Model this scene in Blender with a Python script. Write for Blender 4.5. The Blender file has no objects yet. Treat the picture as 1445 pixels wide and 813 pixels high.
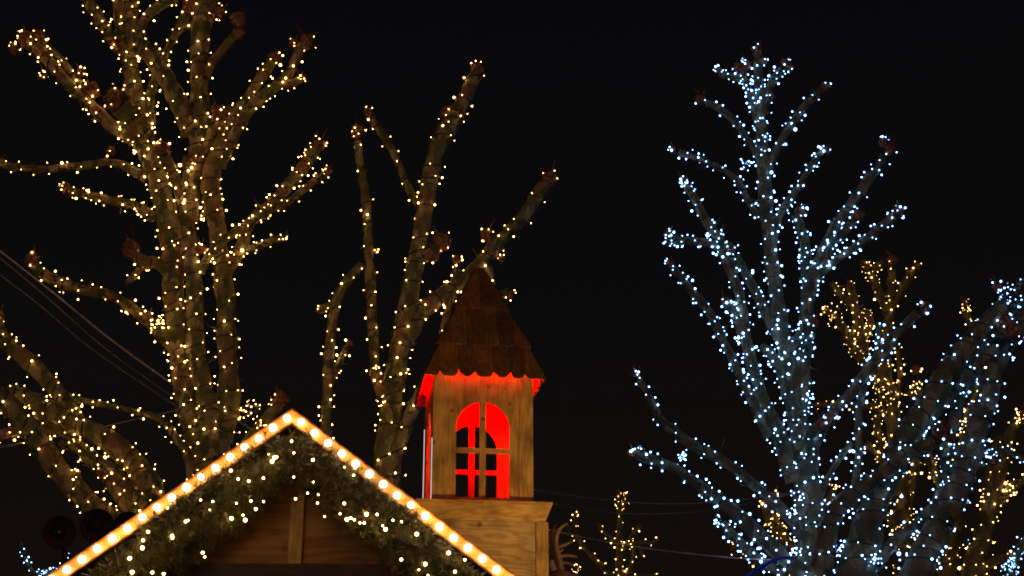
import bpy, math, random
from mathutils import Vector, Matrix, noise, Quaternion

sc = bpy.context.scene
COL = sc.collection
R = math.radians

# ---------------------------------------------------------------- camera, world, light, exposure
PITCH = R(20.0)
CAM = Vector((0, 0, 1.6))
cd = bpy.data.cameras.new('camera')
cd.lens = 50; cd.sensor_width = 36; cd.clip_end = 2000; cd.clip_start = 0.1
cam = bpy.data.objects.new('camera', cd); COL.objects.link(cam)
cam.location = CAM; cam.rotation_euler = (R(90) + PITCH, 0, 0)
sc.camera = cam

w = bpy.data.worlds.new('World'); sc.world = w; w.use_nodes = True
nt = w.node_tree; nt.nodes.clear()
wo = nt.nodes.new('ShaderNodeOutputWorld'); bg = nt.nodes.new('ShaderNodeBackground')
tc = nt.nodes.new('ShaderNodeTexCoord'); sx = nt.nodes.new('ShaderNodeSeparateXYZ')
rp = nt.nodes.new('ShaderNodeValToRGB')
nt.links.new(tc.outputs['Generated'], sx.inputs[0]); nt.links.new(sx.outputs['Z'], rp.inputs[0])
nt.links.new(rp.outputs[0], bg.inputs[0]); nt.links.new(bg.outputs[0], wo.inputs[0])
e = rp.color_ramp.elements
e[0].position = 0.0; e[0].color = (0.012, 0.0066, 0.0036, 1)          # town glow near the horizon
e[1].position = 0.55; e[1].color = (0.0024, 0.0023, 0.0030, 1)
k = e.new(0.16); k.color = (0.0058, 0.0039, 0.0029, 1)
k = e.new(0.30); k.color = (0.0036, 0.0031, 0.0033, 1)
bg.inputs[1].default_value = 1.0

sd = bpy.data.lights.new('town_light', 'SUN'); sd.energy = 0.42; sd.angle = R(25); sd.color = (1.0, 0.66, 0.42)
so = bpy.data.objects.new('town_light', sd); COL.objects.link(so)
so.rotation_euler = Vector((0.25, 1.0, 0.02)).to_track_quat('-Z', 'Y').to_euler()   # glow of the market, low behind the camera

vs = sc.view_settings
vs.view_transform = 'Standard'; vs.look = 'None'; vs.exposure = 0; vs.gamma = 1; vs.use_curve_mapping = False
sc.cycles.use_denoising = True
sc.cycles.use_light_tree = True
sc.cycles.max_bounces = 4; sc.cycles.diffuse_bounces = 2; sc.cycles.glossy_bounces = 2
sc.cycles.transmission_bounces = 2; sc.cycles.transparent_max_bounces = 4
sc.cycles.sample_clamp_indirect = 3
sc.cycles.filter_width = 1.9

# ---------------------------------------------------------------- pixel to space
FPX = 50 / 36 * 1445
FWD = Vector((0, math.cos(PITCH), math.sin(PITCH))); UP = Vector((0, -math.sin(PITCH), math.cos(PITCH)))
def ray(px, py):
    return FWD + UP * ((406.5 - py) / FPX) + Vector((1, 0, 0)) * ((px - 722.5) / FPX)
def at(px, py, Y):
    d = ray(px, py); return CAM + d * (Y / d.y)
def mpp(P):                                    # metres per photo pixel at P
    return (P - CAM).dot(FWD) / FPX
ANG = R(8)
XA = Vector((math.cos(ANG), math.sin(ANG), 0)); YA = Vector((-math.sin(ANG), math.cos(ANG), 0)); ZA = Vector((0, 0, 1))
class Plane:                                   # a vertical plane turned by ANG: pixel -> (x, z) in it
    def __init__(s, P0, ang=ANG):
        s.P0 = Vector((P0.x, P0.y, 0)); s.X = Vector((math.cos(ang), math.sin(ang), 0)); s.Y = Vector((-math.sin(ang), math.cos(ang), 0))
    def xz(s, px, py, off=0.0):
        d = ray(px, py); O = s.P0 + s.Y * off
        t = (O - CAM).dot(s.Y) / d.dot(s.Y)
        P = CAM + d * t
        return (P - s.P0).dot(s.X), P.z

# ---------------------------------------------------------------- materials
def mat(name):
    m = bpy.data.materials.new(name); m.use_nodes = True
    n = m.node_tree; b = n.nodes['Principled BSDF']
    return m, n, b
def node(n, t, **kw):
    x = n.nodes.new(t)
    for k_, v in kw.items():
        if k_.startswith('i_'): x.inputs[k_[2:].replace('_', ' ')].default_value = v
        else: setattr(x, k_, v)
    return x
def ramp(n, src, stops):
    r = n.nodes.new('ShaderNodeValToRGB'); n.links.new(src, r.inputs[0])
    el = r.color_ramp.elements
    el[0].position, el[0].color = stops[0][0], (*stops[0][1], 1)
    el[1].position, el[1].color = stops[-1][0], (*stops[-1][1], 1)
    for p, c in stops[1:-1]:
        q = el.new(p); q.color = (*c, 1)
    return r
def mixc(n, f, a, b, mode='MIX'):
    x = n.nodes.new('ShaderNodeMix'); x.data_type = 'RGBA'; x.blend_type = mode
    for i, v in ((0, f), (6, a), (7, b)):
        if hasattr(v, 'is_output'): n.links.new(v, x.inputs[i])
        else: x.inputs[i].default_value = v if i == 0 else (*v, 1)
    return x.outputs[2]
def bumpit(n, b, h, s, d=0.02):
    x = n.nodes.new('ShaderNodeBump'); x.inputs['Strength'].default_value = s; x.inputs['Distance'].default_value = d
    n.links.new(h, x.inputs['Height']); n.links.new(x.outputs[0], b.inputs['Normal'])

def bark_mat(name, olive, brown, cream, sc_=1.0):
    m, n, b = mat(name)
    t = node(n, 'ShaderNodeTexCoord')
    mp = node(n, 'ShaderNodeMapping'); mp.inputs['Scale'].default_value = (sc_, sc_, sc_ * 0.6)
    n.links.new(t.outputs['Object'], mp.inputs[0])
    big = node(n, 'ShaderNodeTexNoise', i_Scale=2.6, i_Detail=3.0); n.links.new(mp.outputs[0], big.inputs[0])
    med = node(n, 'ShaderNodeTexNoise', i_Scale=13.0, i_Detail=3.0, i_Distortion=0.8); n.links.new(mp.outputs[0], med.inputs[0])
    vor = node(n, 'ShaderNodeTexVoronoi', i_Scale=8.5); n.links.new(med.outputs['Color'], vor.inputs[0])
    dist = mixc(n, 0.14, (0, 0, 0), med.outputs['Color'])
    add = node(n, 'ShaderNodeVectorMath', operation='ADD')
    n.links.new(mp.outputs[0], add.inputs[0]); n.links.new(dist, add.inputs[1])
    v2 = node(n, 'ShaderNodeTexVoronoi', i_Scale=10.0); n.links.new(add.outputs[0], v2.inputs[0])
    r1 = ramp(n, big.outputs['Fac'], [(0.40, olive), (0.60, brown)])
    pat = ramp(n, v2.outputs['Color'], [(0.36, (0, 0, 0)), (0.42, (1, 1, 1))])
    sep = node(n, 'ShaderNodeSeparateColor'); n.links.new(v2.outputs['Color'], sep.inputs[0])
    p2 = node(n, 'ShaderNodeMath', operation='GREATER_THAN'); p2.inputs[1].default_value = 0.70; n.links.new(sep.outputs[0], p2.inputs[0])
    p3 = node(n, 'ShaderNodeMath', operation='LESS_THAN'); p3.inputs[1].default_value = 0.22; n.links.new(sep.outputs[1], p3.inputs[0])
    c = mixc(n, p2.outputs[0], r1.outputs[0], cream)
    dk = tuple(x * 0.62 for x in olive)
    c = mixc(n, p3.outputs[0], c, dk)
    fine = node(n, 'ShaderNodeTexNoise', i_Scale=60.0, i_Detail=4.0); n.links.new(t.outputs['Object'], fine.inputs[0])
    f = ramp(n, fine.outputs['Fac'], [(0.3, (0.6, 0.6, 0.6)), (0.7, (1.25, 1.25, 1.25))])
    c = mixc(n, 1.0, c, f.outputs[0], 'MULTIPLY')
    n.links.new(c, b.inputs['Base Color']); b.inputs['Roughness'].default_value = 0.72
    bumpit(n, b, v2.outputs['Distance'], 0.5, 0.03)
    return m
BARK = bark_mat('plane_bark', (0.18, 0.18, 0.06), (0.31, 0.155, 0.08), (0.42, 0.32, 0.17))
BARK_GREY = bark_mat('grey_bark', (0.115, 0.12, 0.06), (0.15, 0.11, 0.06), (0.25, 0.21, 0.12))
BARK_FAR = bark_mat('far_bark', (0.13, 0.12, 0.05), (0.18, 0.13, 0.06), (0.26, 0.22, 0.12), 0.6)

m, n, b = mat('knob_bark'); KNOB = m
t = node(n, 'ShaderNodeTexCoord')
no = node(n, 'ShaderNodeTexNoise', i_Scale=22.0, i_Detail=5.0); n.links.new(t.outputs['Object'], no.inputs[0])
r_ = ramp(n, no.outputs['Fac'], [(0.35, (0.10, 0.035, 0.02)), (0.52, (0.30, 0.12, 0.07)), (0.7, (0.48, 0.25, 0.15))])
n.links.new(r_.outputs[0], b.inputs['Base Color']); b.inputs['Roughness'].default_value = 0.85
bumpit(n, b, no.outputs['Fac'], 0.9, 0.03)

def wood_mat(name, light, dark, scale=1.0, axis='Z', rough=0.6, knots=True, grain=1.0):
    m, n, b = mat(name)
    t = node(n, 'ShaderNodeTexCoord'); mp = node(n, 'ShaderNodeMapping')
    s = [7 * scale] * 3; s['XYZ'.index(axis)] = 0.7 * scale; mp.inputs['Scale'].default_value = s
    n.links.new(t.outputs['Object'], mp.inputs[0])
    d = node(n, 'ShaderNodeTexNoise', i_Scale=0.9, i_Detail=2.0); n.links.new(mp.outputs[0], d.inputs[0])
    mul = node(n, 'ShaderNodeMath', operation='MULTIPLY'); mul.inputs[1].default_value = 75.0; n.links.new(d.outputs['Fac'], mul.inputs[0])
    sn = node(n, 'ShaderNodeMath', operation='SINE'); n.links.new(mul.outputs[0], sn.inputs[0])
    g = node(n, 'ShaderNodeTexNoise', i_Scale=9.0, i_Detail=4.0); n.links.new(mp.outputs[0], g.inputs[0])
    ad = node(n, 'ShaderNodeMath', operation='MULTIPLY_ADD'); ad.inputs[1].default_value = 0.16 * grain; n.links.new(sn.outputs[0], ad.inputs[0]); n.links.new(g.outputs['Fac'], ad.inputs[2])
    r1 = ramp(n, ad.outputs[0], [(0.28, dark), (0.66, light)])
    bl = node(n, 'ShaderNodeTexNoise', i_Scale=3.3 * scale, i_Detail=3.0); n.links.new(t.outputs['Object'], bl.inputs[0])
    bf = ramp(n, bl.outputs['Fac'], [(0.32, (0.42, 0.42, 0.40)), (0.60, (1.12, 1.12, 1.12))])
    c = mixc(n, 1.0, r1.outputs[0], bf.outputs[0], 'MULTIPLY')
    if knots:
        v = node(n, 'ShaderNodeTexVoronoi', i_Scale=4.2 * scale); n.links.new(t.outputs['Object'], v.inputs[0])
        kf = ramp(n, v.outputs['Distance'], [(0.05, (1, 1, 1)), (0.12, (0, 0, 0))])
        c = mixc(n, kf.outputs[0], c, tuple(x * 0.35 for x in dark))
    n.links.new(c, b.inputs['Base Color']); b.inputs['Roughness'].default_value = rough
    bumpit(n, b, ad.outputs[0], 0.35, 0.006)
    return m
W_TOWER = wood_mat('tower_wood', (0.50, 0.32, 0.10), (0.33, 0.19, 0.055), grain=0.8)
W_PLY = wood_mat('tower_plywood', (0.46, 0.29, 0.09), (0.33, 0.19, 0.055), 1.0, grain=1.2)
W_BASE = wood_mat('base_plywood', (0.52, 0.37, 0.18), (0.36, 0.24, 0.11), 0.8, 'X', grain=1.5)
W_LEDGE = wood_mat('ledge_wood', (0.60, 0.38, 0.12), (0.40, 0.22, 0.065), 1.0, 'X')
W_ROOF = wood_mat('roof_boards', (0.155, 0.062, 0.022), (0.09, 0.034, 0.012), 0.8, knots=False, rough=0.75)
W_PANEL = wood_mat('gable_plywood', (0.42, 0.20, 0.055), (0.28, 0.125, 0.035), 0.5, 'X', knots=True, rough=0.75)
W_POST = wood_mat('gable_post', (0.62, 0.38, 0.10), (0.42, 0.24, 0.06))
W_BEAM = wood_mat('dark_beam', (0.075, 0.028, 0.014), (0.04, 0.016, 0.009), 0.7, 'X', knots=False)
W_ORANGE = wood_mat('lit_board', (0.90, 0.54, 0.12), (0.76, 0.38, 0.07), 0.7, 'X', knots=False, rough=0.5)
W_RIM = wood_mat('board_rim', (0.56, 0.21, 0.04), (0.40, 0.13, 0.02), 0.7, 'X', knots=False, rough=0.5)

g = W_ROOF.node_tree; b_ = g.nodes['Principled BSDF']; src = b_.inputs['Base Color'].links[0].from_socket
ge = node(g, 'ShaderNodeNewGeometry'); rf = ramp(g, ge.outputs['Random Per Island'], [(0, (0.55, 0.5, 0.5)), (1, (1.45, 1.35, 1.25))])
g.links.new(mixc(g, 1.0, src, rf.outputs[0], 'MULTIPLY'), b_.inputs['Base Color'])
def plain(name, c, rough=0.6, metal=0.0, var=0.25, scale=12):
    m, n, b = mat(name)
    t = node(n, 'ShaderNodeTexCoord'); no = node(n, 'ShaderNodeTexNoise', i_Scale=float(scale), i_Detail=4.0)
    n.links.new(t.outputs['Object'], no.inputs[0])
    r = ramp(n, no.outputs['Fac'], [(0.3, tuple(x * (1 - var) for x in c)), (0.7, tuple(min(1, x * (1 + var)) for x in c))])
    n.links.new(r.outputs[0], b.inputs['Base Color']); b.inputs['Roughness'].default_value = rough; b.inputs['Metallic'].default_value = metal
    return m
WIRE = plain('dark_cable', (0.012, 0.014, 0.010), 0.5)
CABLE = plain('grey_cable', (0.62, 0.50, 0.54), 0.5)
CABLE_DIM = plain('dim_cable', (0.30, 0.28, 0.34), 0.5)
BLUE = plain('blue_strap', (0.01, 0.05, 0.75), 0.45)
SPEAKER = plain('black_plastic', (0.012, 0.011, 0.011), 0.8)
ANTLER = plain('antler_resin', (0.22, 0.14, 0.13), 0.5)
FUR = plain('purple_grey_fur', (0.25, 0.17, 0.26), 0.8)
GROUND = plain('paving', (0.09, 0.08, 0.07), 0.7, 0, 0.4, 2)
SOCKET = plain('socket', (0.6, 0.5, 0.35), 0.5)
STEEL = plain('lamp_metal', (0.05, 0.05, 0.05), 0.4, 0.8)

m, n, b = mat('pine_needles'); NEEDLE = m
g = node(n, 'ShaderNodeNewGeometry')
r_ = ramp(n, g.outputs['Random Per Island'], [(0.0, (0.025, 0.035, 0.008)), (0.5, (0.09, 0.10, 0.022)), (0.85, (0.20, 0.17, 0.04)), (1.0, (0.36, 0.27, 0.08))])
n.links.new(r_.outputs[0], b.inputs['Base Color']); b.inputs['Roughness'].default_value = 0.45

def emit(name, c, s):
    m = bpy.data.materials.new(name); m.use_nodes = True; n = m.node_tree; n.nodes.clear()
    o = n.nodes.new('ShaderNodeOutputMaterial'); em = n.nodes.new('ShaderNodeEmission')
    em.inputs[0].default_value = (*c, 1); em.inputs[1].default_value = s
    n.links.new(em.outputs[0], o.inputs[0]); return m
def cap(name, core, rim, L, Lr, p0=0.10, p1=0.50):
    """a bulb with its halo put into the emission colour: hot in the middle, coloured towards the rim"""
    m = bpy.data.materials.new(name); m.use_nodes = True; n = m.node_tree; n.nodes.clear()
    o = n.nodes.new('ShaderNodeOutputMaterial'); em = n.nodes.new('ShaderNodeEmission')
    lw = n.nodes.new('ShaderNodeLayerWeight'); lw.inputs[0].default_value = 0.5
    mr = n.nodes.new('ShaderNodeMapRange'); mr.interpolation_type = 'SMOOTHSTEP'
    n.links.new(lw.outputs['Facing'], mr.inputs[0]); mr.inputs[1].default_value = p0; mr.inputs[2].default_value = p1
    c = mixc(n, mr.outputs[0], tuple(x * L for x in core), tuple(x * Lr for x in rim))
    n.links.new(c, em.inputs[0]); em.inputs[1].default_value = 1
    n.links.new(em.outputs[0], o.inputs[0]); return m
LED_WARM = cap('warm_led', (1.0, 0.56, 0.17), (1.0, 0.47, 0.08), 30, 1.2, 0.06, 0.36)
LED_GOLD = cap('gold_led', (1.0, 0.60, 0.20), (1.0, 0.46, 0.07), 20, 0.9, 0.06, 0.36)
LED_COOL = cap('cool_led', (0.29, 0.55, 1.0), (0.06, 0.28, 1.0), 22, 2.0, 0.06, 0.36)
LED_GARL = cap('garland_led', (1.0, 0.60, 0.24), (1.0, 0.48, 0.10), 34, 1.5, 0.08, 0.45)
RED = emit('red_led', (1.0, 0.0, 0.0), 110)
GLOBE = cap('globe_glass', (1.0, 0.66, 0.34), (1.0, 0.58, 0.26), 15, 1.1, 0.14, 0.46)

# ---------------------------------------------------------------- object helpers
def tagit(o, label=None, cat=None, group=None, kind=None):
    if label: o['label'] = label
    if cat: o['category'] = cat
    if group: o['group'] = group
    if kind: o['kind'] = kind
    return o
def thing(name, label, cat, loc, group=None):
    o = bpy.data.objects.new(name, None); COL.objects.link(o); o.location = loc; o.empty_display_size = 0.2
    return tagit(o, label, cat, group)
class MB:
    def __init__(s): s.v = []; s.f = []
    def add(s, vs_, fs):
        k0 = len(s.v); s.v += [tuple(x) for x in vs_]; s.f += [tuple(i + k0 for i in f) for f in fs]
    def box(s, O, X, Y, Z, x0, x1, y0, y1, z0, z1):
        p = [O + X * a + Y * c + Z * d for d in (z0, z1) for c in (y0, y1) for a in (x0, x1)]
        s.add(p, [(0, 2, 3, 1), (4, 5, 7, 6), (0, 1, 5, 4), (1, 3, 7, 5), (3, 2, 6, 7), (2, 0, 4, 6)])
    def prism(s, poly, off):                    # polygon (list of Vectors) extruded by vector off
        n_ = len(poly); s.add(list(poly) + [p + off for p in poly],
            [tuple(range(n_)), tuple(range(2 * n_ - 1, n_ - 1, -1))] + [(i, i + n_, (i + 1) % n_ + n_, (i + 1) % n_) for i in range(n_)])
    def tube(s, pts, rad, seg=10, rough=0.0, cap=True, seed=0.0):
        fr = frames(pts); vs_ = []; fs = []
        for i, (P, T, N, B) in enumerate(fr):
            r = rad[i] if hasattr(rad, '__len__') else rad
            for j in range(seg):
                a = 2 * math.pi * j / seg; d = N * math.cos(a) + B * math.sin(a)
                rr = r
                if rough:
                    q = P + d * r
                    rr = r * (1 + rough * (noise.noise(q * 3.5 + Vector((seed, 0, 0))) + 0.5 * noise.noise(q * 9)))
                vs_.append(P + d * rr)
        n_ = len(fr)
        for i in range(n_ - 1):
            for j in range(seg):
                fs.append((i * seg + j, i * seg + (j + 1) % seg, (i + 1) * seg + (j + 1) % seg, (i + 1) * seg + j))
        if cap:
            fs.append(tuple(range(seg - 1, -1, -1))); fs.append(tuple((n_ - 1) * seg + j for j in range(seg)))
        s.add(vs_, fs)
    def build(s, name, material, parent=None, smooth=False, bevel=0.0, label=None):
        me = bpy.data.meshes.new(name)
        off = parent_loc(parent)
        me.from_pydata([(x - off.x, y - off.y, z - off.z) for x, y, z in s.v], [], s.f); me.update()
        me.materials.append(material)
        if smooth: me.polygons.foreach_set('use_smooth', [True] * len(me.polygons))
        o = bpy.data.objects.new(name, me); COL.objects.link(o)
        if parent: o.parent = parent
        if bevel:
            md = o.modifiers.new('bevel', 'BEVEL'); md.width = bevel; md.segments = 2; md.limit_method = 'ANGLE'
        if label: o['label'] = label
        return o
def parent_loc(p):
    v = Vector((0, 0, 0))
    while p is not None: v += p.location; p = p.parent
    return v
def frames(pts):
    out = []; N = None
    for i, P in enumerate(pts):
        T = (pts[min(i + 1, len(pts) - 1)] - pts[max(i - 1, 0)])
        T = T.normalized() if T.length > 1e-9 else Vector((0, 0, 1))
        if N is None:
            N = T.orthogonal().normalized()
        N = (N - T * N.dot(T)); N = N.normalized() if N.length > 1e-6 else T.orthogonal().normalized()
        out.append((P, T, N, T.cross(N)))
    return out
def smooth_path(P, Rr, step):
    """Catmull-Rom through P, radii eased along it"""
    pts = []; rad = []
    n_ = len(P)
    for i in range(n_ - 1):
        p0 = P[max(i - 1, 0)]; p1 = P[i]; p2 = P[i + 1]; p3 = P[min(i + 2, n_ - 1)]
        k_ = max(2, int((p2 - p1).length / step))
        for j in range(k_):
            t_ = j / k_
            a = p1 * 2; b_ = (p2 - p0) * t_; c_ = (p0 * 2 - p1 * 5 + p2 * 4 - p3) * t_ * t_; d_ = (p1 * 3 - p0 - p2 * 3 + p3) * t_ ** 3
            pts.append((a + b_ + c_ + d_) * 0.5)
            s_ = t_ * t_ * (3 - 2 * t_); rad.append(Rr[i] * (1 - s_) + Rr[i + 1] * s_)
    pts.append(P[-1]); rad.append(Rr[-1]); return pts, rad

def ico(sub):
    import bmesh
    bm = bmesh.new(); bmesh.ops.create_icosphere(bm, subdivisions=sub, radius=1)
    vs_ = [v.co.copy() for v in bm.verts]; fs = [tuple(v.index for v in f.verts) for f in bm.faces]; bm.free(); return vs_, fs
ICO1 = ico(1); ICO2 = ico(2); ICO3 = ico(3)
OCT = ([Vector(x) for x in ((1, 0, 0), (-1, 0, 0), (0, 1, 0), (0, -1, 0), (0, 0, 1), (0, 0, -1))],
       [(0, 2, 4), (2, 1, 4), (1, 3, 4), (3, 0, 4), (2, 0, 5), (1, 2, 5), (3, 1, 5), (0, 3, 5)])

# ---------------------------------------------------------------- ground
g = MB(); g.add([Vector((-400, -200, 0)), Vector((400, -200, 0)), Vector((400, 900, 0)), Vector((-400, 900, 0))], [(0, 1, 2, 3)])
tagit(g.build('ground', GROUND), kind='structure')

# ---------------------------------------------------------------- trees with wound fairy lights
def knob_mesh(P, r, rng, twig):
    mb = MB(); n_ = 5 if r > 0.09 else 3
    for q in range(n_):
        sd_ = Vector((rng.uniform(0, 90), rng.uniform(0, 90), 0))
        o = Vector((rng.gauss(0, 1), rng.gauss(0, 1), rng.gauss(0, 1))).normalized() * r * (0.48 if q else 0)
        rq = r * (rng.uniform(.42, .62) if q else .78)
        sq = Vector((rng.uniform(.8, 1.15), rng.uniform(.8, 1.15), rng.uniform(.8, 1.2)))
        vs_ = []
        for v in ICO3[0]:
            k_ = 0.98 + 0.5 * noise.noise(v * 1.6 + sd_) + 0.40 * abs(noise.noise(v * 3.6 + sd_)) + 0.22 * noise.noise(v * 8 + sd_)
            vs_.append(P + o + Vector((v.x * sq.x, v.y * sq.y, v.z * sq.z)) * rq * k_)
        mb.add(vs_, ICO3[1])
    for i in range(twig):
        a = rng.uniform(0, 6.28); d = Vector((math.cos(a) * .55, math.sin(a) * .55, 1)).normalized()
        p0 = P + d * r * 0.6; L = max(r, .08) * rng.uniform(.9, 2.0)
        p1 = p0 + d * L * .6; p2 = p1 + (d + Vector((rng.uniform(-.5, .5), rng.uniform(-.5, .5), .2))) * L * .4
        mb.tube([p0, p1, p2], [.009, .007, .003], 5)
    return mb

def tree(name, label, Y, trunk, branches, spec, seed, bark=BARK, group=None, tangles=(), trunk_dens=1.0, depth=0.28, lightlabel='', thick=1.0):
    """trunk: px path from the top down; branches: (path from the parent outwards, knobs, density)
       spec: pitch, spacing (m), bulb radius (m), LED material, wire radius"""
    rng = random.Random(seed)
    trunk = [(a, b_, r * thick) for a, b_, r in trunk]
    branches = [([(q[0], q[1], q[2] * thick) for q in br[0]],) + tuple(br[1:]) for br in branches]
    base = at(trunk[-1][0], trunk[-1][1], Y)
    root = thing(name, label, 'tree', (base.x, base.y, 0), group)
    samples = []                                # (px, py, Y) for depth look-up
    paths = []; tips = []
    def realise(pp, ys):
        P = [at(a, b_, y) for (a, b_, r), y in zip(pp, ys)]
        return P, [r * mpp(q) for (a, b_, r), q in zip(pp, P)]
    P, Rr = realise(trunk, [Y] * len(trunk))
    r_end = Rr[-1]
    if P[-1].z > 0.4:
        P.append(Vector((P[-1].x, P[-1].y, P[-1].z * .4))); Rr.append(r_end * 1.12)
        P.append(Vector((P[-1].x, P[-1].y, -0.05))); Rr.append(r_end * 1.45)
    stepm = max(0.10, 6 * mpp(P[0]))
    pts, rad = smooth_path(P, Rr, stepm)
    mb = MB(); mb.tube(pts, rad, 14, 0.16, seed=seed); mb.build('trunk', bark, root, True)
    paths.append((pts, rad, trunk_dens))
    for a, b_, r in trunk: samples.append((a, b_, Y))
    for i in range(len(trunk) - 1):
        for t_ in (.25, .5, .75):
            samples.append((trunk[i][0] * (1 - t_) + trunk[i + 1][0] * t_, trunk[i][1] * (1 - t_) + trunk[i + 1][1] * t_, Y))
    for br in branches:
        pp, knobs = br[0], br[1]; dens = br[2] if len(br) > 2 else 1.0
        y0 = min(samples, key=lambda q: (q[0] - pp[0][0]) ** 2 + (q[1] - pp[0][1]) ** 2)[2]
        L = 0; Ls = [0]
        for i in range(1, len(pp)):
            L += math.hypot(pp[i][0] - pp[i - 1][0], pp[i][1] - pp[i - 1][1]); Ls.append(L)
        m1 = mpp(at(pp[0][0], pp[0][1], y0))
        dy = rng.uniform(-1, 1) * depth * L * m1
        if len(br) > 3: dy = br[3]
        ys = [y0 + dy * (q / L) for q in Ls]
        P, Rr = realise(pp, ys)
        for (a, b_, r), y in zip(pp, ys): samples.append((a, b_, y))
        for i in range(len(pp) - 1):
            for t_ in (.33, .66):
                samples.append((pp[i][0] * (1 - t_) + pp[i + 1][0] * t_, pp[i][1] * (1 - t_) + pp[i + 1][1] * t_, ys[i] * (1 - t_) + ys[i + 1] * t_))
        pts, rad = smooth_path(P, Rr, max(0.06, 4 * m1))
        rad[0] *= 1.12
        mb = MB(); mb.tube(pts, rad, 12, 0.20, seed=rng.uniform(0, 50))
        for q in range(int(L * m1 / 0.45)):     # burrs, stubs and thin shoots
            i_ = rng.randrange(1, len(pts) - 1); p_ = pts[i_]; r_q = rad[i_]
            d_ = Vector((rng.gauss(0, 1), rng.gauss(0, 1), rng.gauss(0, 1) + .3)).normalized()
            if rng.random() < 0.62:
                sd_ = Vector((rng.uniform(0, 90), 0, 0)); rb = r_q * rng.uniform(.35, .6)
                mb.add([p_ + d_ * r_q * .8 + v * rb * (1 + .5 * noise.noise(v * 2 + sd_)) for v in ICO2[0]], ICO2[1])
            else:
                l_ = rng.uniform(.08, .22); p1_ = p_ + d_ * (r_q + l_ * .6)
                mb.tube([p_, p1_, p1_ + (d_ + Vector((0, 0, .6))) * l_ * .4], [.012, .008, .003], 5)
        bo = mb.build('branch', bark, root, True)
        paths.append((pts, rad, dens))
        for kx, ky, kr in knobs:
            yk = min(samples, key=lambda q: (q[0] - kx) ** 2 + (q[1] - ky) ** 2)[2]
            q = at(kx, ky, yk)
            if dens > 0.4: tips.append((q, kr * mpp(q), dens))
            knob_mesh(q, kr * mpp(q) * 0.97, rng, rng.choice((0, 1, 1, 2, 3))).build('knob', KNOB, bo, True)
    # fairy lights: wire wound round every limb, bulbs strung along it
    pitch, spacing, br_, led, wr = spec
    lr = thing('fairy_lights', lightlabel, 'fairy lights', (base.x, base.y, 0), None)
    wire = MB(); bulbs = []
    for pts, rad, dens in paths:
        if dens <= 0: continue
        pts2, rad2 = [], []
        for i, (p, r) in enumerate(zip(pts, rad)):
            if p.z > 0.8: pts2.append(p); rad2.append(r)
        if len(pts2) < 3: continue
        fr = frames(pts2); ang = rng.uniform(0, 6.28); wp = []; nrm = []
        pt = pitch / (0.5 + 0.5 * dens)
        for i in range(len(fr) - 1):
            P0, T0, N0, B0 = fr[i]; P1, T1, N1, B1 = fr[i + 1]
            ds = (P1 - P0).length
            # never coarser than 14 points a turn
            k_ = max(1, int(math.ceil(ds / pt * 13)))
            for j in range(k_):
                t_ = j / k_; ang += 2 * math.pi * ds / pt / k_ * (1 + 0.5 * math.sin(ang * .23 + seed))
                c_, s_ = math.cos(ang), math.sin(ang)
                d = (N0.lerp(N1, t_) * c_ + B0.lerp(B1, t_) * s_)
                r = rad2[i] * (1 - t_) + rad2[i + 1] * t_
                wob = T0 * (0.22 * pt * math.sin(ang * 0.71 + seed))
                sag = 0.12 * r * max(0, noise.noise(P0 * 2 + d))
                wp.append(P0.lerp(P1, t_) + d * (r * 1.07 + wr + sag) + wob); nrm.append(d)
        if len(wp) < 3: continue
        wire.tube(wp, wr, 4, cap=False)
        acc = rng.uniform(0, spacing); sp = spacing / dens
        for i in range(1, len(wp)):
            acc += (wp[i] - wp[i - 1]).length
            if acc > sp:
                acc = rng.uniform(-0.35, 0.35) * sp
                side = Vector((rng.uniform(-1, 1), rng.uniform(-1, 1), rng.uniform(-1, 1))) * .5
                d = (nrm[i] + side).normalized()
                sz = br_ * (0.55 + 0.95 * rng.random() ** 3) * (1.6 if rng.random() < 0.05 else 1)
                bulbs.append((wp[i] + d * (sz + wr + abs(rng.gauss(0, 0.012))), sz))
    for tx, ty, tr, tn in tangles:              # loose bunches of left-over string
        yk = min(samples, key=lambda q: (q[0] - tx) ** 2 + (q[1] - ty) ** 2)[2] - 0.25
        C = at(tx, ty, yk); rm = tr * mpp(C); q = C; wp = []
        for i in range(tn):
            d = Vector((rng.gauss(0, 1), rng.gauss(0, 1), rng.gauss(0, 1))).normalized() * rm * rng.uniform(.45, 1)
            wp.append(C + d); bulbs.append((C + d, br_ * rng.uniform(.5, 1.0)))
        sp_, sr_ = smooth_path(wp, [wr] * len(wp), 0.05)
        wire.tube(sp_, wr, 4, cap=False)
    for q, rk, dens in tips:
        wp = []
        for i in range(int(round(rng.uniform(2, 5) * dens))):
            d = Vector((rng.gauss(0, 1), rng.gauss(0, 1) - .5, rng.gauss(0, 1) + .2)).normalized()
            wp.append(q + d * rk * rng.uniform(1.0, 1.35)); bulbs.append((wp[-1], br_ * (0.6 + 1.0 * rng.random() ** 3)))
        if len(wp) > 1:
            sp_, sr_ = smooth_path(wp, [wr] * len(wp), 0.05); wire.tube(sp_, wr, 4, cap=False)
    wire.build('wire', WIRE, lr)
    bulbs.sort(key=lambda q: -q[1] / (q[0] - CAM).length + (0 if inframe(q[0]) else 9))
    me = None
    for i, (p, s_) in enumerate(bulbs[:100]):
        if me is None:
            mb = MB(); mb.add([v for v in ICO1[0]], ICO1[1])
            me = bpy.data.meshes.new('bulb'); me.from_pydata(mb.v, [], mb.f); me.materials.append(led)
            me.polygons.foreach_set('use_smooth', [True] * len(me.polygons))
        o = bpy.data.objects.new('bulb', me); COL.objects.link(o); o.parent = lr
        o.location = p - lr.location; o.scale = (s_,) * 3
    rest = bulbs[100:]
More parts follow.
